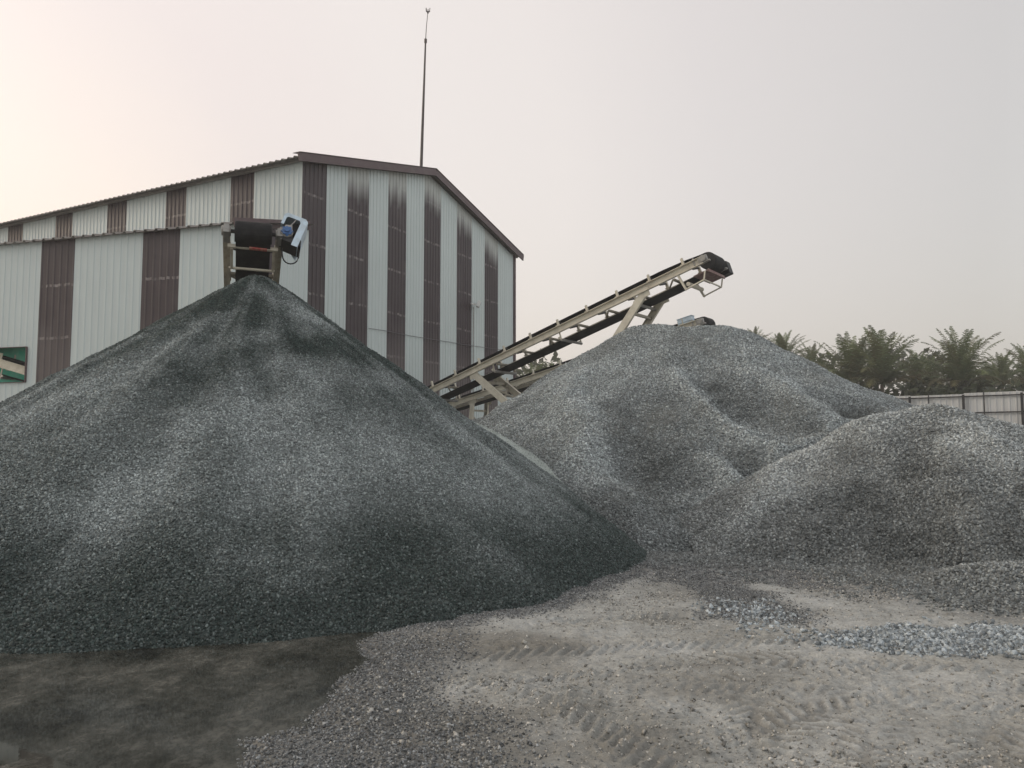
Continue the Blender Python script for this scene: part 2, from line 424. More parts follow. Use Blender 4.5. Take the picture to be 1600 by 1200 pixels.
def p_front(x, y, z):
    p = .68+strokes(x, y, L_FRONT)*3.4+.4*(fbm(x*4.5, y*4.5, 213, 3)-.5)+.8*(fbm(x*.8, y*.7, 201, 4)-.5)+.5*(fbm(x*2.1, y*2.1, 211, 3)-.5)  # relief shading painted in: raised strokes lighter, sunken ones darker
    tone_mask = sstep(.1, 1.3, z+1.5*(fbm(x*.7+4, y*.8, 221, 4)-.45))  # heap darker low down, noisy boundary
    pale = sstep(.55, .7, fbm(x*.9+3, y*.9, 231, 3))*sstep(6, 7, x)*.3
    return p*(.5+.5*tone_mask)+pale
M['stone_pale'] = stone_mat('pale_grey_crushed_stone', (.115, .123, .12), (.475, .50, .495), (.46, 1.5), warm=(.34, .34, .315))
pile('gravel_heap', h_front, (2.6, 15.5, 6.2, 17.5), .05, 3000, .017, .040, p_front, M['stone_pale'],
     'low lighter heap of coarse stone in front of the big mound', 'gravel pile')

# sliver of pale stone dust between the two big piles ------------------
def h_dust(x, y):
    d = np.sqrt((x+.85)**2+(y-15.6)**2)
    return 1.99-.60*(np.sqrt(d*d+.04)-.2)+(fbm(x*1.2, y*1.2, 301, 3)-.5)*.06
M['dust'] = stone_mat('pale_stone_dust', (.40, .44, .41), (.50, .54, .51), (.85, 1.15))
pile('stone_dust_pile', h_dust, (-6, 4, 11, 20.5), .07, 900, .010, .024, lambda x, y, z: np.full_like(x, .6), M['dust'],
     'pale heap of fine stone dust, a light sliver between the two tallest piles', 'stone dust pile')

# ------------------------------------------------------------------ ground
PUD = np.array([(-9, 7.4), (-4.0, 6.6), (-2.6, 6.95), (-1.25, 7.25), (-1.0, 7.0), (-1.22, 6.5), (-1.05, 5.9), (-1.12, 5.3), (-1.10, 4.9),
                (-1.12, 4.55), (-1.27, 4.47), (-1.42, 4.36), (-1.33, 4.0), (-1.36, 3.6), (-1.6, 2.6), (-2.6, 2.3), (-9, 2.6)])
def sdf_poly(x, y, P):
    d = np.full(x.shape, 1e9); inside = np.zeros(x.shape, bool); n = len(P)
    for i in range(n):
        ax, ay = P[i]; bx, by = P[(i+1) % n]
        ex, ey = bx-ax, by-ay
        t = np.clip(((x-ax)*ex+(y-ay)*ey)/(ex*ex+ey*ey), 0, 1)
        d = np.minimum(d, np.hypot(x-ax-t*ex, y-ay-t*ey))
        c = ((ay > y) != (by > y)) & (x < ex*(y-ay)/(ey+1e-12)+ax)
        inside ^= c
    return np.where(inside, -d, d)
def track(x, y, pts, width, pitch, depth, skew, seed):
    """tyre track along a polyline: shallow rut with chevron lugs"""
    h = np.zeros(x.shape); m = np.zeros(x.shape); s0 = 0
    best = np.full(x.shape, 1e9); S = np.zeros(x.shape); T = np.zeros(x.shape)
    for (ax, ay), (bx, by) in zip(pts[:-1], pts[1:]):
        ex, ey = bx-ax, by-ay; L = math.hypot(ex, ey)
        t = np.clip(((x-ax)*ex+(y-ay)*ey)/L/L, 0, 1)
        dx, dy = x-ax-t*ex, y-ay-t*ey; d = np.hypot(dx, dy); sg = (ex*dy-ey*dx)/L
        u = d < best; best = np.where(u, d, best); S = np.where(u, s0+t*L, S); T = np.where(u, sg, T); s0 += L
    wear = sstep(.30, .62, fbm(x*1.7, y*1.7, seed, 3))
    mask = (1-sstep(width*.42, width*.5, best))*sstep(.0, .5, S)*sstep(0, .5, s0-S)*(.4+.6*wear)
    ph = (S+np.abs(T)*skew+.03*(fbm(x*5, y*5, seed+3, 2)-.5))/pitch
    lug = sstep(.35, .75, .5+.5*np.sin(ph*2*math.pi))*(1-.8*(np.abs(T) < .025))
    return mask*(lug*depth*1.15-depth*.5), mask*(1-lug)
TR = [([(-.5, 6.0), (.4, 6.2), (1.2, 6.35), (2.3, 6.5), (3.5, 6.3)], .5, .105, .022, .8, 401),
      ([(-.45, 5.75), (.0, 5.35), (.35, 4.92), (.66, 4.4), (.9, 3.8), (1.0, 3.2)], .5, .105, .018, -.8, 402),
      ([(-.6, 5.25), (.2, 5.5), (1.1, 5.75), (2.2, 5.85), (3.6, 5.6)], .38, .11, .015, .75, 406),
      ([(1.1, 3.0), (1.2, 4.0), (1.45, 4.8), (2.0, 5.5), (3.0, 6.0)], .36, .10, .013, .7, 403),
      ([(2.1, 3.2), (2.5, 4.3), (3.2, 5.1), (4.4, 5.7)], .4, .11, .012, .7, 404),
      ([(.3, 3.2), (.55, 4.1), (1.05, 4.9), (1.9, 5.3)], .36, .10, .014, -.7, 407),
      ([(-.1, 4.9), (.9, 5.3), (2.0, 5.2), (3.4, 4.8), (4.4, 4.6)], .4, .10, .013, .75, 408),
      ([(.9, 4.0), (1.8, 4.7), (2.7, 5.1), (4.2, 5.2)], .4, .11, .012, -.75, 409),
      ([(1.6, 3.0), (1.75, 4.0), (2.3, 5.0), (2.7, 6.0)], .34, .10, .011, -.7, 410),
      ([(-.2, 7.1), (.7, 7.0), (1.6, 7.25), (2.4, 7.7)], .4, .11, .012, -.7, 405)]
def ground_fields(x, y):
    near = (np.abs(x) < 14) & (y > 1) & (y < 16)
    z = np.zeros(x.shape); grav = np.zeros(x.shape); tone_mask = np.zeros(x.shape)
    X = x[near]; Y = y[near]
    warp = .16*(fbm(X*2.2, Y*2.2, 501, 3)-.5)+.07*(fbm(X*8, Y*8, 502, 3)-.5)
    sd = sdf_poly(X, Y, PUD)+warp
    zz = (fbm(X*.7, Y*.7, 511, 4)-.5)*.07*sstep(0, 1, sd)+(fbm(X*3.5, Y*3.5, 513, 4)-.5)*.05+(fbm(X*11, Y*11, 514, 3)-.5)*.024+(fbm(X*28, Y*28, 515, 2)-.5)*.011
    tm = np.zeros(X.shape)
    for a in TR:
        h, m = track(X, Y, *a); zz += h; tm = np.maximum(tm, m)
    shelf = np.clip(sd*.13-.02, -.11, .012)
    zz = zz*sstep(-.2, .25, sd)+shelf
    # small ploughed scar in the dirt
    zz += -.035*np.exp(-(((X-1.22)/.20)**2+((Y-5.72)/.12)**2))+.03*np.exp(-(((X-1.5)/.3)**2+((Y-5.6)/.06)**2))
    g = (1-sstep(.25, .95, sd+.9*(fbm(X*.9, Y*.9, 521, 4)-.5)-.75*sstep(5.4, 3.9, Y)*1.0))*(1-sstep(6.0, 7.2, Y))
    hl = h_left(X, Y); g = np.maximum(g, sstep(-.32, -.05, hl+.25*(fbm(X*1.5, Y*1.5, 523, 3)-.5)))
    g = np.maximum(g, .85*sstep(-.85, -.15, np.maximum(h_right(X, Y), h_front(X, Y))+.6*(fbm(X*1.1, Y*1.1, 525, 4)-.5)))
    blob = np.exp(-(linedist(X, Y, [(1.7, 10.6), (2.15, 9.0), (2.3, 7.3)])/.55)**2); g = np.maximum(g, .75*sstep(.25, .75, np.exp(-(linedist(X, Y, [(2.6, 10.2), (3.4, 9.3), (4.6, 8.6)])/.75)**2)+.6*(fbm(X*1.4, Y*1.4, 529, 4)-.5)))
    g = np.maximum(g, .85*sstep(.25, .95, blob+.9*(fbm(X*2.2, Y*2.2, 527, 4)-.5)))
    w = 1-sstep(.0, .35, sd)
    w = np.maximum(w, .75*tm*sstep(.35, .6, fbm(X*1.2, Y*1.2, 531, 3)))  # darker in the track grooves
    w = np.maximum(w, .8*sstep(.52, .72, fbm(X*.55+2, Y*.8, 533, 4))*(1-sstep(1.2, 2.4, X)))
    w = np.maximum(w, np.exp(-(((X-1.35)/.36)**2+((Y-5.66)/.14)**2)))
    z[near] = zz; grav[near] = g; tone_mask[near] = w  # wet shore and damp dirt, plus darker track grooves and scar
    far = ~near
    z[far] = (fbm(x[far]*.12, y[far]*.12, 541, 3)-.5)*.1
    return z, grav, tone_mask
def graded(fine0, fine1, step, lo, hi, k=1.16):
    a = list(np.arange(fine0, fine1, step)); s = step; v = a[-1]
    while v < hi: s *= k; v += s; a.append(v)
    s = step; v = fine0; pre = []
    while v > lo: s *= k; v -= s; pre.append(v)
    return np.array(pre[::-1]+a)
gxs = graded(-2.2, 5.2, .013, -210, 210); gys = graded(3.2, 8.6, .013, -60, 260)
GX, GY = np.meshgrid(gxs, gys)
GZ, GG, GW = ground_fields(GX, GY)
ny, nx = GX.shape; idx = np.arange(nx*ny).reshape(ny, nx)
quads = np.stack((idx[:-1, :-1], idx[:-1, 1:], idx[1:, 1:], idx[1:, :-1]), -1).reshape(-1, 4)
mg, nt, b = newmat('packed_quarry_dirt'); N = NT(nt); o = N.objco()
n1 = N.noise(o, .9, 5, .6); n2 = N.noise(o, 7, 6, .65); n3 = N.noise(o, 45, 5, .7)
c = N.ramp(n1, [(.3, (.27, .266, .245)), (.5, (.358, .357, .335)), (.7, (.465, .465, .445))])
c = N.mix(.6, c, N.ramp(n2, [(.3, (.5, .5, .5)), (.6, (1.12, 1.12, 1.12))]), 'MULTIPLY')
c = N.mix(.55, c, N.ramp(n3, [(.32, (.5, .5, .5)), (.6, (1.2, 1.2, 1.2))]), 'MULTIPLY')
gfac = N.math('MULTIPLY', N.attr('gravelly'), .9)
c = N.mix(gfac, c, N.ramp(n3, [(.3, (.065, .067, .067)), (.5, (.135, .138, .138)), (.68, (.24, .245, .245))]))
c = N.mix(N.math('MULTIPLY', N.attr('tone_mask'), .8), c, N.mix(n2, (.10, .093, .08), (.205, .193, .165)))
N.l(c, b.inputs['Base Color'])
rr = N.math('SUBTRACT', .95, N.math('MULTIPLY', N.attr('tone_mask'), .25)); N.l(rr, b.inputs['Roughness'])
b.inputs['Specular IOR Level'].default_value = .25
N.bump(N.math('ADD', N.math('MULTIPLY', n3, .6), N.math('MULTIPLY', N.noise(o, 140, 3), .35)), .9, .02, b)
me = np_mesh('ground', np.stack((GX.ravel(), GY.ravel(), GZ.ravel()), 1), np.full(len(quads), 4), quads.ravel(), [mg],
             {'gravelly': GG.ravel(), 'tone_mask': GW.ravel()})
me.polygons.foreach_set('use_smooth', [True]*len(me.polygons))
go = bpy.data.objects.new('ground', me); col.objects.link(go); tag(go, kind='structure')

# puddle
mw, nt, b = newmat('murky_water'); N = NT(nt); o = N.objco()
a1 = N.noise(N.scalevec(o, (1.1, .75, 1)), 1.2, 7, .6); a2 = N.noise(N.scalevec(o, (1.1, .8, 1)), 16, 6, .8)
f = N.math('ADD', a1, N.math('MULTIPLY', N.math('SUBTRACT', a2, .5), .5))
N.l(N.ramp(f, [(.34, (.018, .018, .016)), (.45, (.040, .040, .034)), (.53, (.068, .067, .059)), (.63, (.125, .121, .106)), (.74, (.17, .165, .145))]), b.inputs['Base Color'])
N.l(N.ramp(f, [(.45, (.015,)*3), (.66, (.06,)*3)]), b.inputs['Roughness'])
b.inputs['IOR'].default_value = 1.36
N.bump(N.noise(o, 30, 3), .02, .004, b)
mb = MB(); mb.add([(-9.5, 2.0, -.022), (-.7, 2.0, -.022), (-.7, 7.6, -.022), (-9.5, 7.6, -.022)], [(0, 1, 2, 3)])
tag(mb.build('puddle', mw), kind='structure')

# loose stones strewn about: nobody could count them
def scatter(name, n, box, maskf, smin, smax, mat, tonef=(.1, 1), up=.1, beta=(1.2, 4), patchr=(.2, 1)):
    x0, x1, y0, y1 = box
    sx = RNG.uniform(x0, x1, n); sy = RNG.uniform(y0, y1, n)
    k = RNG.uniform(0, 1, n) < maskf(sx, sy); sx, sy = sx[k], sy[k]
    gz, _, _ = ground_fields(sx, sy)
    size = smin+(smax-smin)*RNG.beta(beta[0], beta[1], len(sx))
    P = np.stack((sx, sy, gz+size*RNG.uniform(-.1, .3, len(sx))+size*up), 1)
    V, pn, L = stones(P, size)
    tone = np.repeat(RNG.uniform(tonef[0], tonef[1], len(sx)), 6); patch = np.repeat(RNG.uniform(patchr[0], patchr[1], len(sx)), 6)
    ob = bpy.data.objects.new(name, np_mesh(name, V, pn, L, [mat], {'tone': tone, 'patch': patch})); col.objects.link(ob)
    return ob
def gmask(x, y):
    z, g, w = ground_fields(x, y); return np.clip(g, 0, 1)*(z > -.03)
M['stone_blue'] = stone_mat('bluish_clean_stone', (.24, .265, .275), (.42, .455, .47), (.3, 1.6))
M['stone_dirt'] = stone_mat('dusty_pebble', (.2, .19, .165), (.46, .445, .41), (.45, 1.5))
M['stone_fine'] = stone_mat('fine_dark_gravel', (.09, .093, .093), (.235, .241, .241), (.3, 2.0))
tag(scatter('fine_gravel', 260000, (-1.6, 3.6, 3.2, 11.5), gmask, .006, .022, M['stone_fine'], up=-.05),
    'thin spread of fine dark gravel on the dirt beside the puddle and pile toes', 'gravel', kind='stuff')
def bandmask(x, y):
    yc = 6.42-.05*(x-3.4)+.10*np.sin(x*1.7+.5); w = .40+.12*np.sin(x*2.1)+.05*(x-2.3)
    n_ = 1.1*(fbm(x*2.6, y*2.6, 601, 4)-.5)
    m = 1-sstep(.15, 1.25, np.abs(y-yc)/w+n_)
    m = m*sstep(1.9, 3.1, x+n_*.9)
    m2 = (1-sstep(.1, 1.2, np.hypot((x-2.25)/.55, (y-7.35)/.75)+n_*1.3))*.24
    return np.maximum(m, m2)**1.3
tag(scatter('crushed_stone', 120000, (1.5, 7.5, 5.2, 8.4), bandmask, .010, .046, M['stone_blue'], up=-.06, beta=(1.3, 2.6)),
    'strip of clean bluish crushed stone spilled across the pale dirt at right', 'crushed stone', kind='stuff')
def pebmask(x, y):
    return .12+.88*sstep(.5, .75, fbm(x*.8, y*.8, 611, 3))*(.45+.55*sstep(.5, 2.5, x))
def strewnmask(x, y):
    hm = np.maximum(h_right(x, y), h_front(x, y))
    return .75*sstep(-.75, .0, hm+.7*(fbm(x*1.8, y*1.8, 631, 4)-.5))*(hm < .06)
tag(scatter('strewn_stone', 130000, (1.3, 8, 6.6, 12), strewnmask, .012, .045, M['stone_pale'], up=.0, beta=(1.3, 3), patchr=(0, .42)),
    'loose stones rolled out from the toe of the right hand heaps', 'strewn stone', kind='stuff')
tag(scatter('pebbles', 150000, (-1, 6.5, 3.0, 10), lambda x, y: pebmask(x, y)*(ground_fields(x, y)[0] > -.02), .004, .05, M['stone_dirt'], up=-.03, beta=(1, 10)),
    'scattered dusty pebbles lying on the tracked pale dirt', 'pebbles', kind='stuff')

# ------------------------------------------------------------------ profiled sheet wall
def wall(mb, org, d, nrm, s0, s1, htop, hbot, stripes, pitch=.2, rib=.032, holes=(), lowz=None, fade=None, zseg=1):
    """ribbed sheet along direction d from s0 to s1; stripes = [(s_end, material index)]"""
    org = Vector(org); d = Vector((d[0], d[1], 0)); nrm = Vector((nrm[0], nrm[1], 0))
    pts = []; s = s0
    while s < s1-1e-6:
        for ds, off in ((0, 0), (pitch*.66, 0), (pitch*.75, rib), (pitch*.91, rib)):
            if s+ds < s1: pts.append((s+ds, off))
        s += pitch
    pts.append((s1, 0))
    cuts = sorted([e for e, _ in stripes if s0 < e < s1]+[q for hl in holes for q in hl[:2]])
    for e in cuts:
        for i in range(len(pts)-1):
            if pts[i][0] < e-1e-5 and pts[i+1][0] > e+1e-5:
                a, b_ = pts[i], pts[i+1]; t = (e-a[0])/(b_[0]-a[0]); pts.insert(i+1, (e, a[1]+(b_[1]-a[1])*t)); break
    fa = mb.at.setdefault('topfade', []); la = mb.at.setdefault('lowdust', [])
    while len(fa) < len(mb.v): fa.append(0); la.append(0)
    for (sa, oa), (sb, ob_) in zip(pts[:-1], pts[1:]):
        mid = (sa+sb)/2; mi = next((m for e, m in stripes if mid <= e), stripes[-1][1])
        rng = [(hbot, None)]
        for hs0, hs1, z0, z1 in holes:
            if hs0 <= mid <= hs1: rng = [(hbot, z0), (z1, None)]
        for zb, zt in rng:
            n = 14 if zt is None and zseg > 1 else 1
            ta = htop(sa) if zt is None else zt; tb = htop(sb) if zt is None else zt
            vs = []
            lv = [0, .12, .2, .3, .5, .7, .85, .88, .90, .92, .94, .96, .98, 1.0] if n > 1 else [0, 1]
            for q in lv:
                for s_, o_, t_ in ((sa, oa, ta), (sb, ob_, tb)):
                    z = zb+(t_-zb)*q
                    vs.append(org+d*s_+nrm*o_+Vector((0, 0, z)))
                    below = t_-z
                    fa.append(0 if fade is None or mi == 0 else fade(s_, below)); la.append(0 if lowz is None or mi == 0 else lowz(s_, z))
            mb.add(vs, [(2*i, 2*i+1, 2*i+3, 2*i+2) for i in range(len(lv)-1)], mi)

AZ = R(28); D_ = Vector((math.sin(AZ), math.cos(AZ), 0)); NL = Vector((-math.cos(AZ), math.sin(AZ), 0)); NG = -NL
C0 = Vector((-6.452, 23.5, 0)); W_ = 13.9; PK = 6.95; HE = 10.25; HP = 11.95; LEN = 34.0
shed = thing('industrial_shed', C0, 'tall pale and maroon striped metal shed with a shallow gable', 'building')
def gtop(s): return HE+(HP-HE)*(1-abs(s-PK)/PK)-.06
gst = [1.08, 2.12, 3.25, 4.33, 5.44, 6.59, 7.74, 8.92, 10.13, 11.21, 12.4, 13.9]
_fr = random.Random(3); fl = {}
def fadef(s, below):
    if s < 1.2: return 0
    k = round(s*6); e = fl.setdefault(k, _fr.uniform(-.22, .22))
    base = .75+.25*math.sin(s*1.3)
    return float(np.clip(1.15-(below-base*.45-e)/.75, 0, 1))**1.1*.97 if below < 2.5 else 0
mb = MB()
wall(mb, C0, D_, NG, 0, W_, gtop, -.2, [(e, (i+1) % 2) for i, e in enumerate(gst)], pitch=.186, rib=.022, lowz=lambda s, z: float(np.clip((5.3-z)/1.2, 0, 1))*(.35 if s < 1.2 else .8), fade=fadef, zseg=14)
g = mb.build('gable_wall', [M['sheet_white'], M['sheet_brown']], shed)
mb = MB(); sst = []
s = 0
for i in range(14):
    sst += [(2.04+3.13*i, 0), (2.04+3.13*i+1.05, 1)]
wall(mb, C0, NL, -D_, 0, LEN, lambda s: HE+.0, -.2, sst, pitch=.2, rib=.022)
mb.build('side_wall', [M['sheet_white'], M['sheet_brown']], shed)
# hidden walls close the box so that it stands as a building
mb = MB(); wall(mb, C0+D_*W_, NL, D_, 0, LEN, lambda s: HE, -.2, sst, pitch=.4); mb.build('rear_wall', [M['sheet_white'], M['sheet_brown']], shed)
mb = MB(); wall(mb, C0+NL*LEN, D_, NL, 0, W_, gtop, -.2, [(99, 0)], pitch=.4); mb.build('far_gable_wall', [M['sheet_white'], M['sheet_brown']], shed)
# corner flashings
mb = MB()
mb.obox(C0+D_*(W_+.02)+NG*.02+Vector((0, 0, 5.1)), D_*.06, NG*.06, (0, 0, 5.15))
mb.build('corner_flashing', M['brown_trim'], shed)
# roof: ribbed sheets running from ridge to eave, overhanging
def roof_side(sign):
    mb = MB(); prof = []; t = -.22
    while t < LEN+.3:
        for dt, o_ in ((0, 0), (.13, 0), (.155, .042), (.19, .042), (.215, 0)): prof.append((t+dt, o_))
        t += .25
    run0, run1 = 0, PK+.42
    sl = (HP-HE)/PK
    def pt(tt, run, z): return C0+D_*(PK+sign*run)+NL*tt+Vector((0, 0, HP+.06-sl*run+z))
    for (ta, oa), (tb, ob_) in zip(prof[:-1], prof[1:]):
        if tb-ta < 1e-6: continue
        vs = [pt(ta, run0, oa), pt(tb, run0, ob_), pt(tb, run1, ob_), pt(ta, run1, oa),
              pt(ta, run0, oa-.012), pt(tb, run0, ob_-.012), pt(tb, run1, ob_-.012), pt(ta, run1, oa-.012)]
        mb.add(vs, [(0, 1, 2, 3), (7, 6, 5, 4), (3, 2, 6, 7)])
    return mb
rf = roof_side(-1).build('roof', M['roof'], shed)
rf2 = roof_side(1).build('roof', M['roof'], shed)
for sg in (-1, 1):
    mb = MB(); sl = (HP-HE)/PK
    a = C0+D_*PK+NG*.27+Vector((0, 0, HP+.03)); e = C0+D_*(PK+sg*(PK+.46))+NG*.27+Vector((0, 0, HP+.03-sl*(PK+.46)))
    mb.beam(a-(e-a).normalized()*0, e, .05, .25)
    up = Vector((0, 0, .152)); mb.beam(a+up-NG*.1, e+up-NG*.1, .30, .012)
    mb.build('rake_trim', M['brown_trim'], shed)
mb = MB(); mb.obox(C0+D_*PK+NL*(LEN/2)+Vector((0, 0, HP+.13)), NL*(LEN/2+.2), D_*.22, (0, 0, .012)); mb.build('ridge_cap', M['roof'], shed)
mb = MB(); mb.obox(C0-D_*.0+NL*(LEN/2)+Vector((0, 0, HE-.01))-D_*.10, NL*(LEN/2), D_*.05, (0, 0, .05)); mb.build('eave_purlin', M['grey_steel'], shed)

# lightning mast on the ridge
bp = C0+D_*PK+NL*.42+Vector((0, 0, HP+.1))
mt = thing('lightning_mast', bp, 'thin dark lightning mast with forked tip rising from the ridge of the tall shed', 'mast')
top1 = at(665, 63, bp.y); top2 = at(668.5, 20, bp.y)
mb = MB(); mb.tube([bp-Vector((0, 0, .1)), bp.lerp(top1, .3), bp.lerp(top1, .65), top1], [.062, .055, .043, .032], 10); mb.build('pole', M['mast'], mt, True)
mb = MB(); mb.cyl(top1-Vector((0, 0, .10)), top1+Vector((0, 0, .05)), .055, .055, 10); mb.build('collar', M['mast'], mt, True)
mb = MB(); mb.tube([top1, top1.lerp(top2, .5)+Vector((-.012, 0, 0)), top2], [.017, .014, .012], 6); mb.build('rod', M['mast'], mt, True)
mb = MB(); mb.cyl(top2-Vector((0, 0, .02)), top2+Vector((0, 0, .06)), .035, .03, 8)
for dx, dy in ((-.07, 0), (.08, .02), (.0, .08)):
    mb.tube([top2+Vector((0, 0, .03)), top2+Vector((dx*.8, dy*.8, .06)), top2+Vector((dx, dy, .20))], [.026, .026, .018], 6)
mb.build('finial', M['mast'], mt, True)
mb = MB(); mb.obox(bp+Vector((0, 0, .03)), (.14, 0, 0), (0, .14, 0), (0, 0, .015)); mb.build('base_plate', M['mast'], mt)

# lean-to annex
E0 = C0+NG*.30
KE = 2.68; AC = E0-D_*KE                           # outer corner of the annex
AAZ = R(16.0); AD = Vector((-math.cos(AAZ), math.sin(AAZ), 0)); AN = Vector((-math.sin(AAZ), -math.cos(AAZ), 0))
AH = at(370, 350, AC.y).z; AH2 = at(484, 354, E0.y).z
annex = thing('lean_to_shed', AC, 'lower striped annex with wide pale panels beside the tall gabled shed', 'building')
def pl(px, py):                                    # distance along the annex wall of a photo column
    r = ray(px, py); k = r[0]/r[1]; return (k*AC[1]-AC[0])/(AD.x-k*AD.y)
def zat(px, py):
    s_ = pl(px, py); return at(px, py, AC.y+AD.y*s_).z
hs0, hs1 = pl(42, 570), pl(-60, 570); hz0, hz1 = zat(30, 597), zat(30, 543)
ast = [(pl(280, 420), 0), (pl(222, 420), 1), (pl(115, 450), 0), (pl(61, 480), 1)]
per = pl(61, 480)-pl(222, 420)
for i in range(1, 9): ast += [(ast[2][0]+per*i, 0), (ast[3][0]+per*i, 1)]
mb = MB(); wall(mb, AC, AD, AN, 0, 30, lambda s: AH, -.2, ast, pitch=.235, rib=.016, holes=[(hs0, hs1, hz0, hz1)], lowz=lambda s, z: float(np.clip((4.2-z)/.3, 0, 1))*.45, zseg=14)
aw = mb.build('front_wall', [M['sheet_white'], M['sheet_brown']], annex)
mb = MB(); wall(mb, AC, D_, NG, 0, KE, lambda s: AH+(AH2-AH)*s/KE, -.2, [(.35, 0), (1.45, 1), (9, 0)], pitch=.235, rib=.016)
mb.build('end_wall', [M['sheet_white'], M['sheet_brown']], annex)
# annex roof (ribbed, eave overhang) and brown end flashing
mb = MB(); sl = (AH2-AH)/KE; t = -.25; prof = []
while t < 30:
    for dt, o_ in ((0, 0), (.19, 0), (.225, .055), (.285, .055), (.32, 0)): prof.append((t+dt, o_))
    t += .36
def ap(tt, run, z): return AC+AD*tt+D_*run+Vector((0, 0, AH+.05+sl*run+z))
for (ta, oa), (tb, ob_) in zip(prof[:-1], prof[1:]):
    if tb-ta < 1e-6: continue
    def far(tt):                                      # run up to the main wall (the annex widens to the left)
        return min(12, KE+.0+tt*math.sin(R(12))*1.02)
    r1a, r1b = max(1.6, far(ta)), max(1.6, far(tb))
    za, zb_ = AH+.05+sl*KE, 0
    def up_(tt, r, z): return AC+AD*tt+D_*r+Vector((0, 0, AH+.05+(AH2-AH)*min(1, r/ max(r, .1))+z))
    vs = [ap(ta, -.22, oa-.03), ap(tb, -.22, ob_-.03), up_(tb, r1b, ob_), up_(ta, r1a, oa)]
    vs += [v-Vector((0, 0, .014)) for v in vs]
    mb.add(vs, [(0, 1, 2, 3), (7, 6, 5, 4), (1, 0, 4, 5)])
mb.build('roof', M['roof'], annex)
mb = MB()
p0 = AC-D_*.25+NG*.05+Vector((0, 0, AH-.02)); p1 = E0+NG*.05+Vector((0, 0, AH2+.02))
mb.beam(p0, p1, .05, .26); mb.build('end_flashing', M['brown_trim'], annex)
mb = MB(); mb.obox(AC+AD*hs0+AN*.02+Vector((0, 0, (hz0+hz1)/2)), AD*.012, AN*.04, (0, 0, (hz1-hz0)/2))
mb.obox(AC+AD*((hs0+hs1)/2)+AN*.02+Vector((0, 0, hz1+.008)), AD*((hs1-hs0)/2), AN*.04, (0, 0, .008))
mb.obox(AC+AD*((hs0+hs1)/2)+AN*.02+Vector((0, 0, hz0-.008)), AD*((hs1-hs0)/2), AN*.04, (0, 0, .008))
mb.build('opening_frame', M['brown_trim'], annex)
# green net hung inside the opening, with sagging folds
mb = MB(); nx_, nz_ = 24, 8; vs = []
for j in range(nz_+1):
    for i in range(nx_+1):
        s_ = hs0-.5+(hs1-hs0+1)*i/nx_; z = hz0-.9+(hz1+.5-hz0+.9)*j/nz_
        vs.append(AC+AD*s_-AN*(.62+.04*math.sin(i*1.1)+.03*math.sin(j*1.7+i*.5))+Vector((0, 0, z)))
fs = [(j*(nx_+1)+i, j*(nx_+1)+i+1, (j+1)*(nx_+1)+i+1, (j+1)*(nx_+1)+i) for j in range(nz_) for i in range(nx_)]
mb.add(vs, fs)
tag(mb.build('shade_net', M['green_net'], None, True), 'green shade net hanging inside the opening of the low annex at the left edge', 'net')

# floodlight, conduit and cable on the gable
def gp(px, py, out=.06):                            # point on the gable seen at a photo pixel
    r = ray(px, py); k = r[0]/r[1]; s_ = (k*C0[1]-C0[0])/(D_.x-k*D_.y)
    p = C0+D_*s_; q = at(px, py, p.y); return Vector((p.x, p.y, q.z))+NG*out
fp = gp(736, 476, .12)
fl_ = thing('floodlight', fp, 'small white floodlight on a bracket high on the striped gable wall', 'floodlight')
mb = MB(); hd = (NG*.75+D_*.45+Vector((0, 0, -.35))).normalized(); sx = hd.cross(Vector((0, 0, 1))).normalized(); sy = sx.cross(hd)
hc = fp+NG*.22+D_*.05
mb.obox(hc, hd*.07, sx*.17, sy*.13); mb.build('lamp_housing', M['white_plastic'], fl_, bevel=.015)
mb = MB(); mb.obox(hc+hd*.075, hd*.006, sx*.145, sy*.105); mb.build('lamp_glass', M['glass_lamp'], fl_)
mb = MB(); mb.beam(fp-NG*.06, fp+NG*.16, .04, .04); mb.beam(fp-D_*.22+NG*.02, fp+D_*.05+NG*.02, .05, .07); mb.build('bracket', M['white_plastic'], fl_)
mb = MB(); q = fp+NG*.0; mb.tube([q-Vector((0, 0, .1)), q-Vector((0, 0, 1.5)), q-Vector((0, 0, 4.5))], .02, 6); mb.build('conduit', M['grey_steel'], fl_, True)
mb = MB(); mb.tube([gp(*q) for q in ((574, 513), (600, 517), (640, 525), (690, 533), (740, 541), (770, 545), (798, 549))], .010, 5)
tag(mb.build('wall_cable', M['cable'], None, True), 'thin dark cable strung across the lower part of the striped gable wall', 'cable')

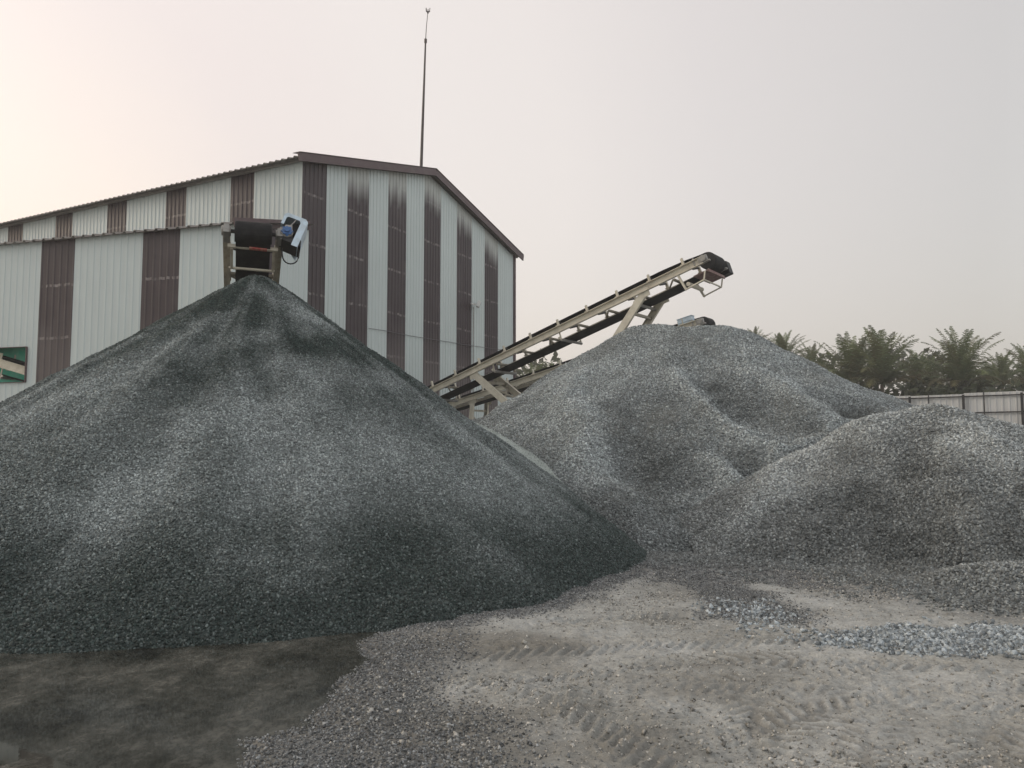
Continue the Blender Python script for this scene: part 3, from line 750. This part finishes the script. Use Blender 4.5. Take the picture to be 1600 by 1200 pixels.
# ------------------------------------------------------------------ belt conveyors
def conveyor(head, az, slope, length, bw, R_d, label, legs=(), idler=1.0, detail=True, dirty=False, ret=.52, drive=None, sh=.22, first=.5, scraper=True, gap=.13, cz=.82):
    """head pulley centre, tail azimuth, downward slope (rad); local axes T (to tail), W (across), NN (up)"""
    head = Vector(head); ca, sa = math.cos(slope), math.sin(slope)
    T = Vector((math.sin(az)*ca, math.cos(az)*ca, -sa)); W = Vector((math.cos(az), -math.sin(az), 0))
    NN = Vector((math.sin(az)*sa, math.cos(az)*sa, ca))
    def p(t, w, n): return head+T*t+W*w+NN*n
    base = Vector((p(length*.5, 0, 0).x, p(length*.5, 0, 0).y, 0))
    root = thing('belt_conveyor', base, label, 'conveyor', 'belt conveyors')
    cm = M['cream_dirty'] if dirty else M['cream']
    hw = bw/2+gap                                   # stringer offset
    for k in (-1, 1):
        mb = MB(); mb.channel(p(.02, k*hw, -.02), p(length, k*hw, -.02), sh, .07, W*k, NN, .016); mb.build('stringer', cm, root)
    # belt loop: troughed carrying run, wrap round the head, flat return run
    mb = MB(); wv = [(-bw/2, .085), (-bw*.22, 0), (bw*.22, 0), (bw/2, .085)]
    path = []                                       # (t, n, trough amount)
    path += [(length-.2, R_d*.8, 1), (length*.5, R_d*cz, 1), (1.2, R_d*cz, 1), (.5, R_d*max(.95, cz), .6), (.15, R_d+.005, .1)]
    for i in range(13):
        a = R(90)+R(180)*i/12; path.append((math.cos(a)*(R_d+.008), math.sin(a)*(R_d+.008), 0))
    path += [(.75, -(R_d+ret)/2-.01, 0), (1.1, -ret, 0), (length*.5, -ret, 0), (length-.2, -ret+.05, 0)]
    for i in range(9):
        a = R(-90)+R(180)*i/8; path.append((length-.2+math.cos(a)*.2, -.12+math.sin(a)*.2, 0))
    th = .012; nv = len(wv); vs = []
    for j, (t, n, tr) in enumerate(path):
        t0, n0, _ = path[max(j-1, 0)]; t1, n1, _ = path[min(j+1, len(path)-1)]
        dt, dn = t1-t0, n1-n0; L = math.hypot(dt, dn) or 1; ot, on = dn/L, -dt/L    # outward
        for w, zz in wv:
            vs.append(p(t+0*ot, w, n+zz*tr))
        for w, zz in wv:
            vs.append(p(t-ot*th, w, n+zz*tr-on*th))
    fs = []; m2 = 2*nv
    for j in range(len(path)-1):
        a = j*m2; b_ = a+m2
        for i in range(nv-1):
            fs.append((a+i, a+i+1, b_+i+1, b_+i)); fs.append((a+nv+i+1, a+nv+i, b_+nv+i, b_+nv+i+1))
        fs.append((a, b_, b_+nv, a+nv)); fs.append((a+nv-1, a+2*nv-1, b_+2*nv-1, b_+nv-1))
    mb.add(vs, fs); mb.build('belt', M['rubber'], root)
    # head pulley, shaft and bearing blocks
    mb = MB(); mb.cyl(p(0, -bw/2-.02, 0), p(0, bw/2+.02, 0), R_d, n=28); mb.cyl(p(0, -hw-.09, 0), p(0, hw+.09, 0), .035, n=12)
    mb.build('head_pulley', M['black'], root, True)
    for k in (-1, 1):
        mb = MB(); mb.obox(p(.02, k*(hw+.02), 0), T*.12, W*.045, NN*.075); mb.cyl(p(0, k*(hw-.05), 0), p(0, k*(hw+.10), 0), .085, n=16)
        mb.obox(p(.02, k*(hw+.02), -.095), T*.17, W*.05, NN*.02); mb.obox(p(.26, k*(hw+.005), .03), T*.02, W*.03, NN*.10)
        mb.build('bearing_block', M['grey_steel'], root, bevel=.008)
    # carrying idlers
    t = first
    while t < length-.3:
        mb = MB()
        for k in (-1, 1):
            mb.obox(p(t, k*(hw-.02), .09+.075), T*.028, W*.012, NN*.11); mb.obox(p(t-.03, k*(hw-.005), .09+.10), T*.012, W*.035, NN*.085)
            mb.obox(p(t, k*(hw+.0), .098), T*.06, W*.045, NN*.008)
            mb.cyl(p(t, k*(hw-.05), R_d*.8+.05), p(t, k*bw*.2, R_d*.8-.045), .032, n=10, mi=1)
        mb.cyl(p(t, -bw*.19, R_d*.8-.05), p(t, bw*.19, R_d*.8-.05), .032, n=10, mi=1)
        mb.build('idler', [cm, M['black']], root)
        t += idler
    # cross members under the frame and return rollers on hangers
    t = first+.35; i = 0
    while t < length-.4:
        mb = MB(); q = .11+.02
        mb.beam(p(t, -hw, -q-.02), p(t, hw, -q-.02), .06, .05, NN)
        if i % 2 == 0: mb.beam(p(t+.02, -hw, -q-.022), p(t+idler*.8, hw, -q-.022), .035, .03, NN)
        mb.build('cross_member', M['cream_dirty'], root)
        t += idler; i += 1
    t = first+1.5
    while t < length-.5:
        mb = MB()
        for k in (-1, 1):
            mb.obox(p(t, k*(hw-.02), -.13-(ret-.13)/2), T*.018, W*.012, NN*((ret-.13)/2+.05)); mb.obox(p(t+.035, k*(hw-.02), -ret+.02), T*.05, W*.012, NN*.03)
        mb.cyl(p(t, -hw+.02, -ret-.05), p(t, hw-.02, -ret-.05), .04, n=12, mi=1)
        mb.build('return_roller', [cm, M['grey_steel']], root)
        t += idler*2.5
    if scraper:
        mb = MB()
        for k in (-1, 1):
            mb.beam(p(.75, k*(hw+.02), -.10), p(.66, k*(hw+.02), -.55), .05, .07, W); mb.beam(p(.66, k*(hw+.02), -.53), p(.16, k*(hw+.02), -.50), .03, .03)
            mb.beam(p(.16, k*(hw+.02), -.51), p(.06, k*(hw+.02), -.30), .03, .03)
        mb.beam(p(.16, -hw, -.50), p(.16, hw, -.50), .03, .03, NN)
        mb.cyl(p(.58, -hw, -.42), p(.58, hw*.6, -.42), .055, n=12, mi=0)
        mb.build('scraper_frame', cm, root)
        mb = MB(); mb.obox(p(.20, 0, -R_d-.075), T*.20, W*(hw-.03), NN*.012); mb.obox(p(-.01, 0, -R_d-.09), T*.015, W*(hw-.02), NN*.04)
        mb.build('scraper_plate', [M['red_faded']], root)
    for lg in legs:                                  # (t_top, n_top, t_foot, z_foot, width)
        for k in (-1, 1):
            a = p(lg[0], k*(hw+.02), lg[1]); bt = head+T*lg[2]+W*k*(hw+.10); bt.z = lg[3]
            mb = MB(); dd = (bt-a).normalized(); mb.channel(a, bt, lg[4], .08, -W*k, W.cross(dd).normalized(), .016)
            mb.obox(a+dd*.02, T*.16, W*.012, NN*.12); mb.build('leg', cm, root)
        a1 = p(lg[0], -hw, lg[1]); b1 = head+T*lg[2]-W*(hw+.10); b1.z = lg[3]
        a2 = p(lg[0], hw, lg[1]); b2 = head+T*lg[2]+W*(hw+.10); b2.z = lg[3]
        mb = MB(); mb.beam(a1.lerp(b1, .12), a2.lerp(b2, .12), .07, .07); mb.beam(a1.lerp(b1, .16), a2.lerp(b2, .42), .05, .05); mb.beam(a2.lerp(b2, .16)+T*.06, a1.lerp(b1, .42)+T*.06, .05, .05)
        mb.build('leg_brace', M['cream_dirty'], root)
    return root, p, T, W, NN, hw

# conveyor above the left pile
hL = at(396, 364, 13.05)
r1, p, T, W, NN, hw = conveyor(hL, R(-19), R(19), 6.6, .56, .175,
    'dusty conveyor head with pale blue motor guard above the peak of the dark cone', idler=.95, dirty=True, ret=.36, first=.8,
    legs=[(3.6, -.12, 4.4, .05, .14)], scraper=False, sh=.14)
mb = MB()                                             # front frame of the head: two cross bars and side plates
mb.beam(p(.18, -hw, -.175), p(.18, hw, -.19), .05, .06, NN); mb.build('cross_bar', M['cream'], r1)
mb = MB(); mb.beam(p(.15, -hw*.15, -.215), p(.15, hw*.55, -.225), .055, .03, NN); mb.build('red_scraper_blade', M['red'], r1)
mb = MB(); mb.beam(p(.62, -hw+.02, -.34), p(.62, hw-.04, -.355), .035, .035, NN); mb.build('cross_bar', M['cream'], r1)
for k in (-1, 1):
    mb = MB(); mb.beam(p(.16, k*(hw-.015), -.02), p(1.3, k*(hw-.015), -.22), .05, .16, NN); mb.beam(p(.2, k*(hw-.07), -.20), p(.62, k*(hw-.07), -.35), .04, .05, NN)
    mb.build('side_plate', M['cream_dirty'], r1)
# drive: gearbox, motor, open box guard and black motor base
gc = p(-.02, hw+.30, .0)
mb = MB(); mb.cyl(p(-.16, hw+.13, -.02), p(.12, hw+.13, -.02), .105, n=16); mb.obox(p(0, hw+.09, -.02), T*.10, W*.07, NN*.13); mb.obox(p(-.02, hw+.16, .02), T*.14, W*.06, NN*.10)
for q in range(6):
    a = q*math.pi/3; mb.cyl(p(-.185, hw+.13+.08*math.cos(a), -.02+.08*math.sin(a)), p(-.15, hw+.13+.08*math.cos(a), -.02+.08*math.sin(a)), .014, n=6)
gb = mb.build('gearbox', M['grey_steel'], r1, bevel=.008)
mb = MB(); mb.obox(p(-.19, hw+.13, -.02), T*.012, W*.072, NN*.072); mb.cyl(p(-.23, hw+.13, -.02), p(-.17, hw+.13, -.02), .045, n=12)
mb.obox(p(-.172, hw+.13, -.02), T*.012, (W+NN).normalized()*.075, (W-NN).normalized()*.075)
mb.build('gearbox_cover', M['blue'], r1, bevel=.006)
# guard: pale blue open-fronted box, tilted
gx_ = (W*math.cos(R(-20))+NN*math.sin(R(-20))); gz_ = (NN*math.cos(R(-20))-W*math.sin(R(-20))); gy_ = T
cc = p(-.0, hw+.215, .075)
def gbx(x, y, z): return cc+gx_*x+gy_*y+gz_*z
mb = MB()
prof = [(-.20, .0), (-.20, .21), (-.16, .25), (.16, .25), (.21, .20), (.21, -.34)]
inn = [(-.15, .0), (-.15, .15), (-.12, .18), (.07, .18), (.10, .14), (.10, -.34)]
n_ = len(prof)
for i in range(n_-1):
    o0, o1, i0, i1 = prof[i], prof[i+1], inn[i], inn[i+1]
    f0, f1 = -.16, .30
    v = [gbx(o0[0], f0, o0[1]), gbx(o1[0], f0, o1[1]), gbx(i1[0], f0, i1[1]), gbx(i0[0], f0, i0[1]),
         gbx(o0[0], f1, o0[1]), gbx(o1[0], f1, o1[1]), gbx(i1[0], f0+.02, i1[1]), gbx(i0[0], f0+.02, i0[1])]
    mb.add(v, [(0, 1, 2, 3), (0, 4, 5, 1), (3, 2, 6, 7)])
    w_ = [gbx(o0[0]*.98, f0+.02, o0[1]*.98), gbx(o1[0]*.98, f0+.02, o1[1]*.98), gbx(o1[0]*.98, f1, o1[1]*.98), gbx(o0[0]*.98, f1, o0[1]*.98)]
    mb.add(w_, [(0, 1, 2, 3)])
mb.add([gbx(x, .3, z) for x, z in prof], [tuple(range(n_))])
mb.build('drive_guard', M['guard'], r1)
mb = MB(); mb.obox(gbx(-.01, .17, -.02), gx_*.155, gy_*.012, gz_*.225); mb.cyl(gbx(.03, -.02, .09), gbx(.03, .16, .09), .10, n=18); mb.build('drive_pulley', M['black'], r1)
mb = MB(); mb.tube([gbx(.01, -.13, .20), gbx(-.03, -.13, .06), gbx(-.05, -.13, -.04)], .012, 6); mb.build('belt_spoke', M['grey_steel'], r1)
mb = MB(); v0 = [(-.17, -.14), (.15, -.24), (.14, -.37), (.07, -.34), (-.17, -.24)]
vs = [cc+gx_*0+W*x+NN*z+T*(-.14) for x, z in v0]+[cc+W*x+NN*z+T*.22 for x, z in v0]
k = len(v0); mb.add(vs, [tuple(range(k)), tuple(range(2*k-1, k-1, -1))]+[(i, i+k, (i+1) % k+k, (i+1) % k) for i in range(k)])
mb.build('motor_base', M['black'], r1)
mb = MB(); c0 = cc+W*.13-NN*.33; pts = []
for q in range(13):
    a = q/12; pts.append(c0.lerp(cc-W*.16-NN*.34, a)+Vector((0, 0, -1))*(.26*math.sin(math.pi*a)**.7)+W*(.035*math.sin(2*math.pi*a)))
mb.tube(pts, .012, 7); mb.build('power_cable', M['rubber'], r1, True)

# long radial stacker over the right mound
hM = at(1113, 411, 19.5)
r2, p, T, W, NN, hw = conveyor(hM, R(-54), R(18), 10.4, .64, .215,
    'long cream conveyor on splayed legs rising to its drum above the coarse mound', first=.55, idler=.98, ret=.265, gap=.24, sh=.19, cz=1.0,
    legs=[(1.75, -.12, 5.0, 1.25, .19), (7.7, -.12, 4.6, 1.5, .19)])
mb = MB(); mb.obox(p(.0, hw+.26, -.03), T*.15, W*.14, NN*.17); mb.cyl(p(0, hw+.12, -.03), p(0, hw+.36, -.03), .12, n=14); mb.build('gear_motor', M['black'], r2, bevel=.015)
ax = p(5.0, 0, 0); ax.z = .6
mb = MB(); ax1 = ax-W*.9; ax2 = ax+W*.9; mb.cyl(ax1, ax2, .07, n=12); mb.build('axle', M['cream_dirty'], r2)
for q in (ax1, ax2):
    mb = MB(); mb.cyl(q-W*.14, q+W*.14, .5, n=28); mb.cyl(q-W*.15, q+W*.15, .24, n=20, mi=1); mb.build('wheel', [M['rubber'], M['cream_dirty']], r2, True)
for k in (-1, 1):
    a = p(5.0, k*(hw+.10), 0); mb = MB(); mb.beam(Vector((a.x, a.y, .6)), Vector((a.x, a.y, 1.6)), .12, .12); mb.build('axle_post', M['cream'], r2)

# lower conveyor behind the mound
hB = at(1104, 505, 24.0)
dz = None
r3, p, T, W, NN, hw = conveyor(hB, R(-54), R(12.7), 11.4, .5, .17,
    'lower cream conveyor behind the coarse mound, its pale blue box peeking over the top', first=.6, idler=1.15, ret=.24, gap=.2,
    legs=[(4.5, -.12, 4.8, .05, .15), (9.2, -.12, 9.4, .05, .15)], scraper=False, sh=.2)
mb = MB(); c_ = p(.50, -hw+.12, .19)
mb.obox(c_, T*.24, W*.12, NN*.09); mb.obox(c_+NN*.098, T*.26, W*.135, NN*.01); mb.obox(c_-W*.13-NN*.03, T*.22, W*.01, NN*.02); mb.build('drive_guard', M['guard'], r3, bevel=.02)
mb = MB(); mb.obox(c_+T*.25-NN*.02, T*.012, W*.08, NN*.06); mb.build('guard_hatch', M['cream'], r3)

# piece of conveyor seen through the annex opening
q0 = AC+AD*pl(-95, 541)-AN*.38; q0.z = at(-95, 541, q0.y).z
r4, p, T, W, NN, hw = conveyor(q0, math.atan2(-AD.x, -AD.y), R(14.5), 4.9, .26, .10,
    'cream conveyor frame inside the annex opening, in front of the green net', first=1.0, idler=1.35, ret=.4,
    legs=[(.8, -.1, .9, .05, .12), (4.6, -.1, 4.7, .05, .12)], scraper=False, sh=.24)

# ------------------------------------------------------------------ fence
fa, fb = at(1422, 620, 37.0), at(1597, 618, 33.8)
fd = Vector((fb.x-fa.x, fb.y-fa.y, 0)); bay = fd.length/2; fd.normalize(); fn = Vector((fd.y, -fd.x, 0))
FH = at(1500, 615, (fa.y+fb.y)/2).z
forg = Vector((fa.x, fa.y, 0))-fd*bay*5
fence = thing('sheet_fence', forg, 'long pale corrugated sheet fence on a dark steel frame below the palms at right', 'fence')
for i in range(11):
    mb = MB(); wall(mb, forg+fd*bay*i-fn*.05, fd, fn, 0, bay-.004, lambda s: FH+.02*math.sin(i*2.3), .05, [(99, 0)], pitch=.26, rib=.03)
    mb.build('sheet_panel', M['fence_sheet'], fence)
    mb = MB(); q = forg+fd*bay*i; mb.obox(q+fn*.06+Vector((0, 0, FH/2-.03)), fd*.045, fn*.045, (0, 0, FH/2-.02)); mb.build('post', M['fence_frame'], fence)
    mb = MB(); q = forg+fd*bay*(i+.36); mb.obox(q+fn*.03+Vector((0, 0, FH/2+.02)), fd*.018, fn*.02, (0, 0, FH/2+.02)); mb.build('stay_rod', M['fence_frame'], fence)
    for z in (FH-.14, FH-.88, FH-1.62, FH-2.36):
        mb = MB(); mb.beam(q-fd*(bay*.36-.05)+fn*.05+Vector((0, 0, z)), q+fd*(bay*.64-.05)+fn*.05+Vector((0, 0, z)), .05, .055)
        mb.build('rail', M['fence_frame'], fence)

# ------------------------------------------------------------------ palms and shrubs
def leaf_mat(name, c0, c1, c2):
    m, nt, b = newmat(name); N = NT(nt)
    c = N.ramp(N.attr('tone'), [(0, c0), (.55, c1), (1, c2)])
    N.l(c, b.inputs['Base Color']); b.inputs['Roughness'].default_value = .6; b.inputs['Specular IOR Level'].default_value = .3
    tr = N.n('ShaderNodeBsdfTranslucent'); N.l(c, tr.inputs[0]); mx = N.n('ShaderNodeMixShader'); mx.inputs[0].default_value = .3
    out = [q for q in nt.nodes if q.type == 'OUTPUT_MATERIAL'][0]
    N.l(b.outputs[0], mx.inputs[1]); N.l(tr.outputs[0], mx.inputs[2]); N.l(mx.outputs[0], out.inputs[0])
    return m
M['frond'] = leaf_mat('palm_frond', (.15, .12, .06), (.095, .125, .055), (.195, .225, .105))
M['shrub'] = leaf_mat('shrub_leaf', (.03, .038, .02), (.052, .062, .032), (.10, .10, .05))
M['bark'] = paint('palm_bark', (.16, .13, .10), (.07, .055, .04), .5, .9, 0, 8)
def palm_meshes(seed, nf, flen, upbias):
    rd = random.Random(seed); mb = MB(); tone = []
    def addq(vs, f, t): mb.add(vs, f); tone.extend([t]*len(vs))
    for i in range(nf):
        k = i/nf; az = i*2.39996+rd.uniform(-.3, .3)
        el = R(88-upbias*k**1.3+rd.uniform(-8, 8)); L = flen*(.72+.4*math.sin(math.pi*min(1, .25+k*.8)))*rd.uniform(.9, 1.1)
        ft = .25+.7*rd.random()**1.2 if k < .86 else rd.uniform(.0, .35)
        droop = R(rd.uniform(52, 88))*(.55+.7*k); n = 15; p_ = Vector((0, 0, 0)); pts = [p_.copy()]; dirs = []
        twist = rd.uniform(-.5, .5)
        for j in range(n):
            t = j/n; e = el-droop*t**1.9
            d = Vector((math.cos(az+twist*t*.4)*math.cos(e), math.sin(az+twist*t*.4)*math.cos(e), math.sin(e)))
            p_ = p_+d*(L/n); pts.append(p_.copy()); dirs.append(d)
        dirs.append(dirs[-1])
        for j in range(n):                                    # rachis
            sd = dirs[j].cross(Vector((0, 0, 1))); sd = sd.normalized() if sd.length > .05 else Vector((math.sin(az), -math.cos(az), 0))
            w0 = .05*(1-j/n)+.008
            addq([pts[j]-sd*w0, pts[j]+sd*w0, pts[j+1]+sd*w0*.9, pts[j+1]-sd*w0*.9], [(0, 1, 2, 3)], min(1, ft+.15))
        nl = 54
        for j in range(4, nl):
            t = j/nl; q = t*n; a = int(q); fq = q-a; b0 = pts[a].lerp(pts[min(a+1, n)], fq); d = dirs[a]
            sd = d.cross(Vector((0, 0, 1))); sd = sd.normalized() if sd.length > .05 else Vector((math.sin(az), -math.cos(az), 0))
            up = sd.cross(d)
            ll = flen*.165*(math.sin(math.pi*(.12+.86*t))**.7)*rd.uniform(.8, 1.15)
            for s_ in (-1, 1):
                dd = (sd*s_*.80+d*.62+up*rd.uniform(-.15, .35)).normalized(); tip = b0+dd*ll+Vector((0, 0, -ll*rd.uniform(.2, .62)))
                mid = b0.lerp(tip, .5)+Vector((0, 0, ll*.09)); wv_ = d*.030*flen/3.4
                addq([b0-wv_*.6, b0+wv_*.6, mid+wv_, mid-wv_], [(0, 1, 2, 3)], ft*rd.uniform(.8, 1.15)); addq([mid-wv_, mid+wv_, tip], [(0, 1, 2)], ft*rd.uniform(.8, 1.15))
    mb.at['tone'] = tone
    return mb
protos = {}
def make_palm(kind, px, top_py, Y, rad_px, label):
    """crown radius in photo pixels and top pixel fix the palm's real size at distance Y"""
    size = rad_px*Y/F/3.0; topz = at(px, top_py, Y).z; loc = at(px, 600, Y); loc.z = 0
    crown_z = max(1.2, topz-3.0*size)
    if kind not in protos:
        root = thing('palm_tree', (0, 0, 0), 'x', 'palm tree', 'coconut palms')
        cr = palm_meshes(100+kind, (34, 38, 30, 36)[kind], 3.4, (66, 74, 60, 70)[kind]).build('crown', M['frond'], root)
        mb = MB(); rd = random.Random(kind); bx, by = rd.uniform(-.5, .5), rd.uniform(-.5, .5)
        mb.tube([Vector((bx*(1-t)**2, by*(1-t)**2, -t_)) for t, t_ in ((1, 0), (.9, .5), (.7, 1.6), (.45, 3.0), (.2, 4.4), (0, 6.0))], [.11, .13, .13, .14, .16, .21], 9)
        tr = mb.build('trunk', M['bark'], root, True); protos[kind] = (root, cr, tr, [0])
    root, cr, tr, cnt = protos[kind]
    if cnt[0]:
        root = root.copy(); col.objects.link(root)
        cr = cr.copy(); col.objects.link(cr); cr.parent = root; tr = tr.copy(); col.objects.link(tr); tr.parent = root
    protos[kind][3][0] += 1
    root.location = loc; root.rotation_euler = (0, 0, random.uniform(0, 6.28))
    cr.location = (0, 0, crown_z); cr.scale = (size,)*3
    tr.location = (0, 0, crown_z); tr.scale = (1, 1, (crown_z+.1)/6.0)
    root['label'] = label
    return root
PALMS = [(0, 1180, 518, 62, 34, 'small palm whose fronds just clear the right shoulder of the coarse mound'),
         (1, 1226, 524, 60, 46, 'palm with bright fronds second along the mound edge, left of the sloping gap'),
         (2, 1268, 543, 66, 40, 'low pale palm between the second palm and the big full palm'),
         (3, 1328, 533, 52, 74, 'big full palm with upright fronds, left of the big pair beyond the fence'),
         (1, 1378, 524, 50, 78, 'tallest full palm, right one of the big pair beyond the fence'),
         (2, 1432, 555, 54, 46, 'palm with long drooping fronds right beside the big pair'),
         (0, 1500, 527, 49, 76, 'big lone palm with arching brown tinged fronds above the fence sheets'),
         (3, 1456, 562, 60, 40, 'small dark palm in the dip left of the lone big palm'),
         (2, 1566, 556, 54, 46, 'thin palm right of the lone big palm, close to the picture edge'),
         (1, 1610, 545, 56, 56, 'palm cut by the right picture edge, above the fence'),
         (0, 1545, 572, 66, 34, 'far small palm in the haze between the last two palms'),
         (3, 834, 575, 62, 42, 'hazy palm seen below the long conveyor, next to the shed corner'),
         (1, 866, 570, 64, 40, 'hazy palm seen between the long conveyor and the mound')]
for a in PALMS: make_palm(*a)
def bush(seed, w, h, n, leaf):
    rd = random.Random(seed); mb = MB(); tone = []
    cl = [(rd.uniform(-1, 1)*w*.7, rd.uniform(-1, 1)*w*.4, h*rd.uniform(.3, .75), rd.uniform(.25, .5)*w, rd.uniform(.2, .38)*h, rd.uniform(0, 1)) for _ in range(9)]
    for i in range(n):
        c_ = rd.choice(cl); v = Vector((rd.gauss(0, 1), rd.gauss(0, 1), rd.gauss(0, 1))).normalized()*rd.uniform(.55, 1.08)
        p_ = Vector((c_[0]+v.x*c_[3], c_[1]+v.y*c_[3]*.8, max(.05, c_[2]+v.z*c_[4])))
        if rd.random() < .25: p_.z *= rd.uniform(.1, .8)
        a = Vector((rd.gauss(0, 1), rd.gauss(0, 1), rd.gauss(0, .6))).normalized(); b_ = a.cross(Vector((rd.gauss(0, 1), rd.gauss(0, 1), rd.gauss(0, 1)))).normalized()
        l = leaf*rd.uniform(.6, 1.5)
        mb.add([p_, p_+a*l*.5+b_*l*.22, p_+a*l, p_+a*l*.5-b_*l*.22], [(0, 1, 2, 3)]); tone.extend([max(0, min(1, .1+.6*c_[5]+rd.uniform(-.2, .3)))]*4)
    mb.at['tone'] = tone
    return mb
BUSH = [(1262, 57, 4.2, 6.2, 'low dark shrub beyond the fence beneath the pale low palm'),
        (1318, 50, 4.6, 5.8, 'dense shrub beneath the left palm of the big pair'),
        (1385, 48, 4.6, 5.2, 'wide dark shrub beneath the tallest palm, behind the fence end'),
        (1445, 50, 4.6, 6.1, 'dark rounded shrub in the dip between the big pair and the lone palm'),
        (1512, 46, 4.6, 5.0, 'brownish shrub beneath the lone big palm'),
        (1575, 48, 4.6, 5.7, 'dark shrub beneath the thin palm near the right edge'),
        (1640, 47, 4.6, 5.7, 'shrub at the right picture edge behind the fence'),
        (850, 58, 4.4, 6.0, 'hazy shrub below the long conveyor beside the shed corner')]
for i, (px, Y, w, h, lb) in enumerate(BUSH):
    q = at(px, 600, Y); root = thing('shrub', (q.x, q.y, 0), lb, 'shrub', 'shrubs behind the fence')
    mb = bush(40+i, w, h, 5200, .5)
    mb.v = [(v[0]+q.x, v[1]+q.y, v[2]) for v in mb.v]; mb.build('foliage', M['shrub'], root)
    mb = MB()
    for k in range(5):
        dx = (k-2)*.25; mb.tube([q.xy.to_3d()+Vector((dx, 0, 0)), q.xy.to_3d()+Vector((dx*2.2, .1, h*.35)), q.xy.to_3d()+Vector((dx*3.6, 0, h*.65))], [.06, .045, .02], 6)
    mb.build('stem', M['bark'], root)
# far belt of trees that reads as one mass
mb = MB(); tone = []; rd = random.Random(5)
for i in range(12000):
    x = rd.uniform(-30, 90); y = 84+rd.uniform(-4, 4); hh = 9.2+2.6*float(vnoise(np.array(x*.22), np.array(.5), 9))
    z = hh*rd.uniform(0, 1)**.6; p_ = Vector((x, y, z)); a = Vector((rd.gauss(0, 1), rd.gauss(0, 1), rd.gauss(0, .7))).normalized(); b_ = a.cross(Vector((rd.gauss(0, 1), rd.gauss(0, 1), rd.gauss(0, 1)))).normalized(); l = rd.uniform(.5, 1.3)
    mb.add([p_, p_+a*l*.5+b_*l*.25, p_+a*l, p_+a*l*.5-b_*l*.25], [(0, 1, 2, 3)]); tone.extend([rd.uniform(.1, .8)]*4)
mb.at['tone'] = tone
tag(mb.build('tree_belt', M['shrub']), 'far hazy belt of trees behind the palms', 'trees', kind='stuff')

# ------------------------------------------------------------------ haze
mh = bpy.data.materials.new('haze_air'); mh.use_nodes = True; nt = mh.node_tree
for q in list(nt.nodes):
    if q.type != 'OUTPUT_MATERIAL': nt.nodes.remove(q)
pv = nt.nodes.new('ShaderNodeVolumePrincipled'); pv.inputs['Color'].default_value = (.86, .85, .83, 1); pv.inputs['Density'].default_value = .0019; pv.inputs['Anisotropy'].default_value = .2
nt.links.new(pv.outputs[0], [q for q in nt.nodes if q.type == 'OUTPUT_MATERIAL'][0].inputs['Volume'])
mb = MB(); mb.box((-300, -110, -2), (300, 330, 21.5)); tag(mb.build('haze', mh), kind='stuff')
# ------------------------------------------------------------------ sky and light
SUN_AZ, SUN_EL = R(-77), R(24)                       # behind the shed, to the left
wd = bpy.data.worlds.new('World'); sc.world = wd; wd.use_nodes = True
nt = wd.node_tree; N = NT(nt); bg = nt.nodes['Background']; out = nt.nodes['World Output']
sky = N.n('ShaderNodeTexSky', sky_type='NISHITA', sun_disc=False)
sky.sun_elevation = SUN_EL; sky.sun_rotation = SUN_AZ; sky.dust_density = 6; sky.air_density = 1.2; sky.ozone_density = 1
N.l(sky.outputs[0], bg.inputs[0]); bg.inputs[1].default_value = .05
# bright even overcast veil: warm and bright round the hidden sun, greyer beside it, raised behind the camera to light ground and piles
geo = N.n('ShaderNodeTexCoord'); dirv = geo.outputs['Generated']
sv = Vector((math.sin(R(-31))*math.cos(R(13)), math.cos(R(-31))*math.cos(R(13)), math.sin(R(13))))
dot = N.n('ShaderNodeVectorMath', operation='DOT_PRODUCT'); N.l(dirv, dot.inputs[0]); dot.inputs[1].default_value = sv
d01 = N.math('ADD', N.math('MULTIPLY', dot.outputs['Value'], .5), .5)
cl = N.noise(N.scalevec(dirv, (1, 1, 2.5)), 2.2, 4, .5)
d01 = N.math('ADD', d01, N.math('MULTIPLY', N.math('SUBTRACT', cl, .5), .02))
veil = N.ramp(d01, [(0, (1.0, 1.0, 1.0)), (.55, (.74, .725, .71)), (.74, (.62, .578, .54)), (.86, (.74, .675, .632)), (.915, (.83, .75, .69)), (.955, (.84, .755, .69)), (.985, (.81, .70, .64)), (1, (.90, .755, .65))])
bg2 = N.n('ShaderNodeBackground'); N.l(veil, bg2.inputs[0]); bg2.inputs[1].default_value = .95
ad = N.n('ShaderNodeAddShader'); N.l(bg.outputs[0], ad.inputs[0]); N.l(bg2.outputs[0], ad.inputs[1]); N.l(ad.outputs[0], out.inputs[0])
sl_ = bpy.data.lights.new('sun', 'SUN'); so = bpy.data.objects.new('sun', sl_); col.objects.link(so)
sl_.energy = .7; sl_.angle = R(16); sl_.color = (1, .94, .87)
so.rotation_euler = (math.pi/2-SUN_EL, 0, -SUN_AZ+math.pi)
vd = Vector((math.sin(SUN_AZ)*math.cos(SUN_EL), math.cos(SUN_AZ)*math.cos(SUN_EL), math.sin(SUN_EL)))
so.rotation_euler = vd.to_track_quat('Z', 'Y').to_euler()

for ob in bpy.data.objects:
    if '_base' in ob: del ob['_base']
sc.view_settings.view_transform = 'Standard'; sc.view_settings.look = 'None'
sc.view_settings.exposure = 0; sc.view_settings.gamma = 1
sc.cycles.use_denoising = True
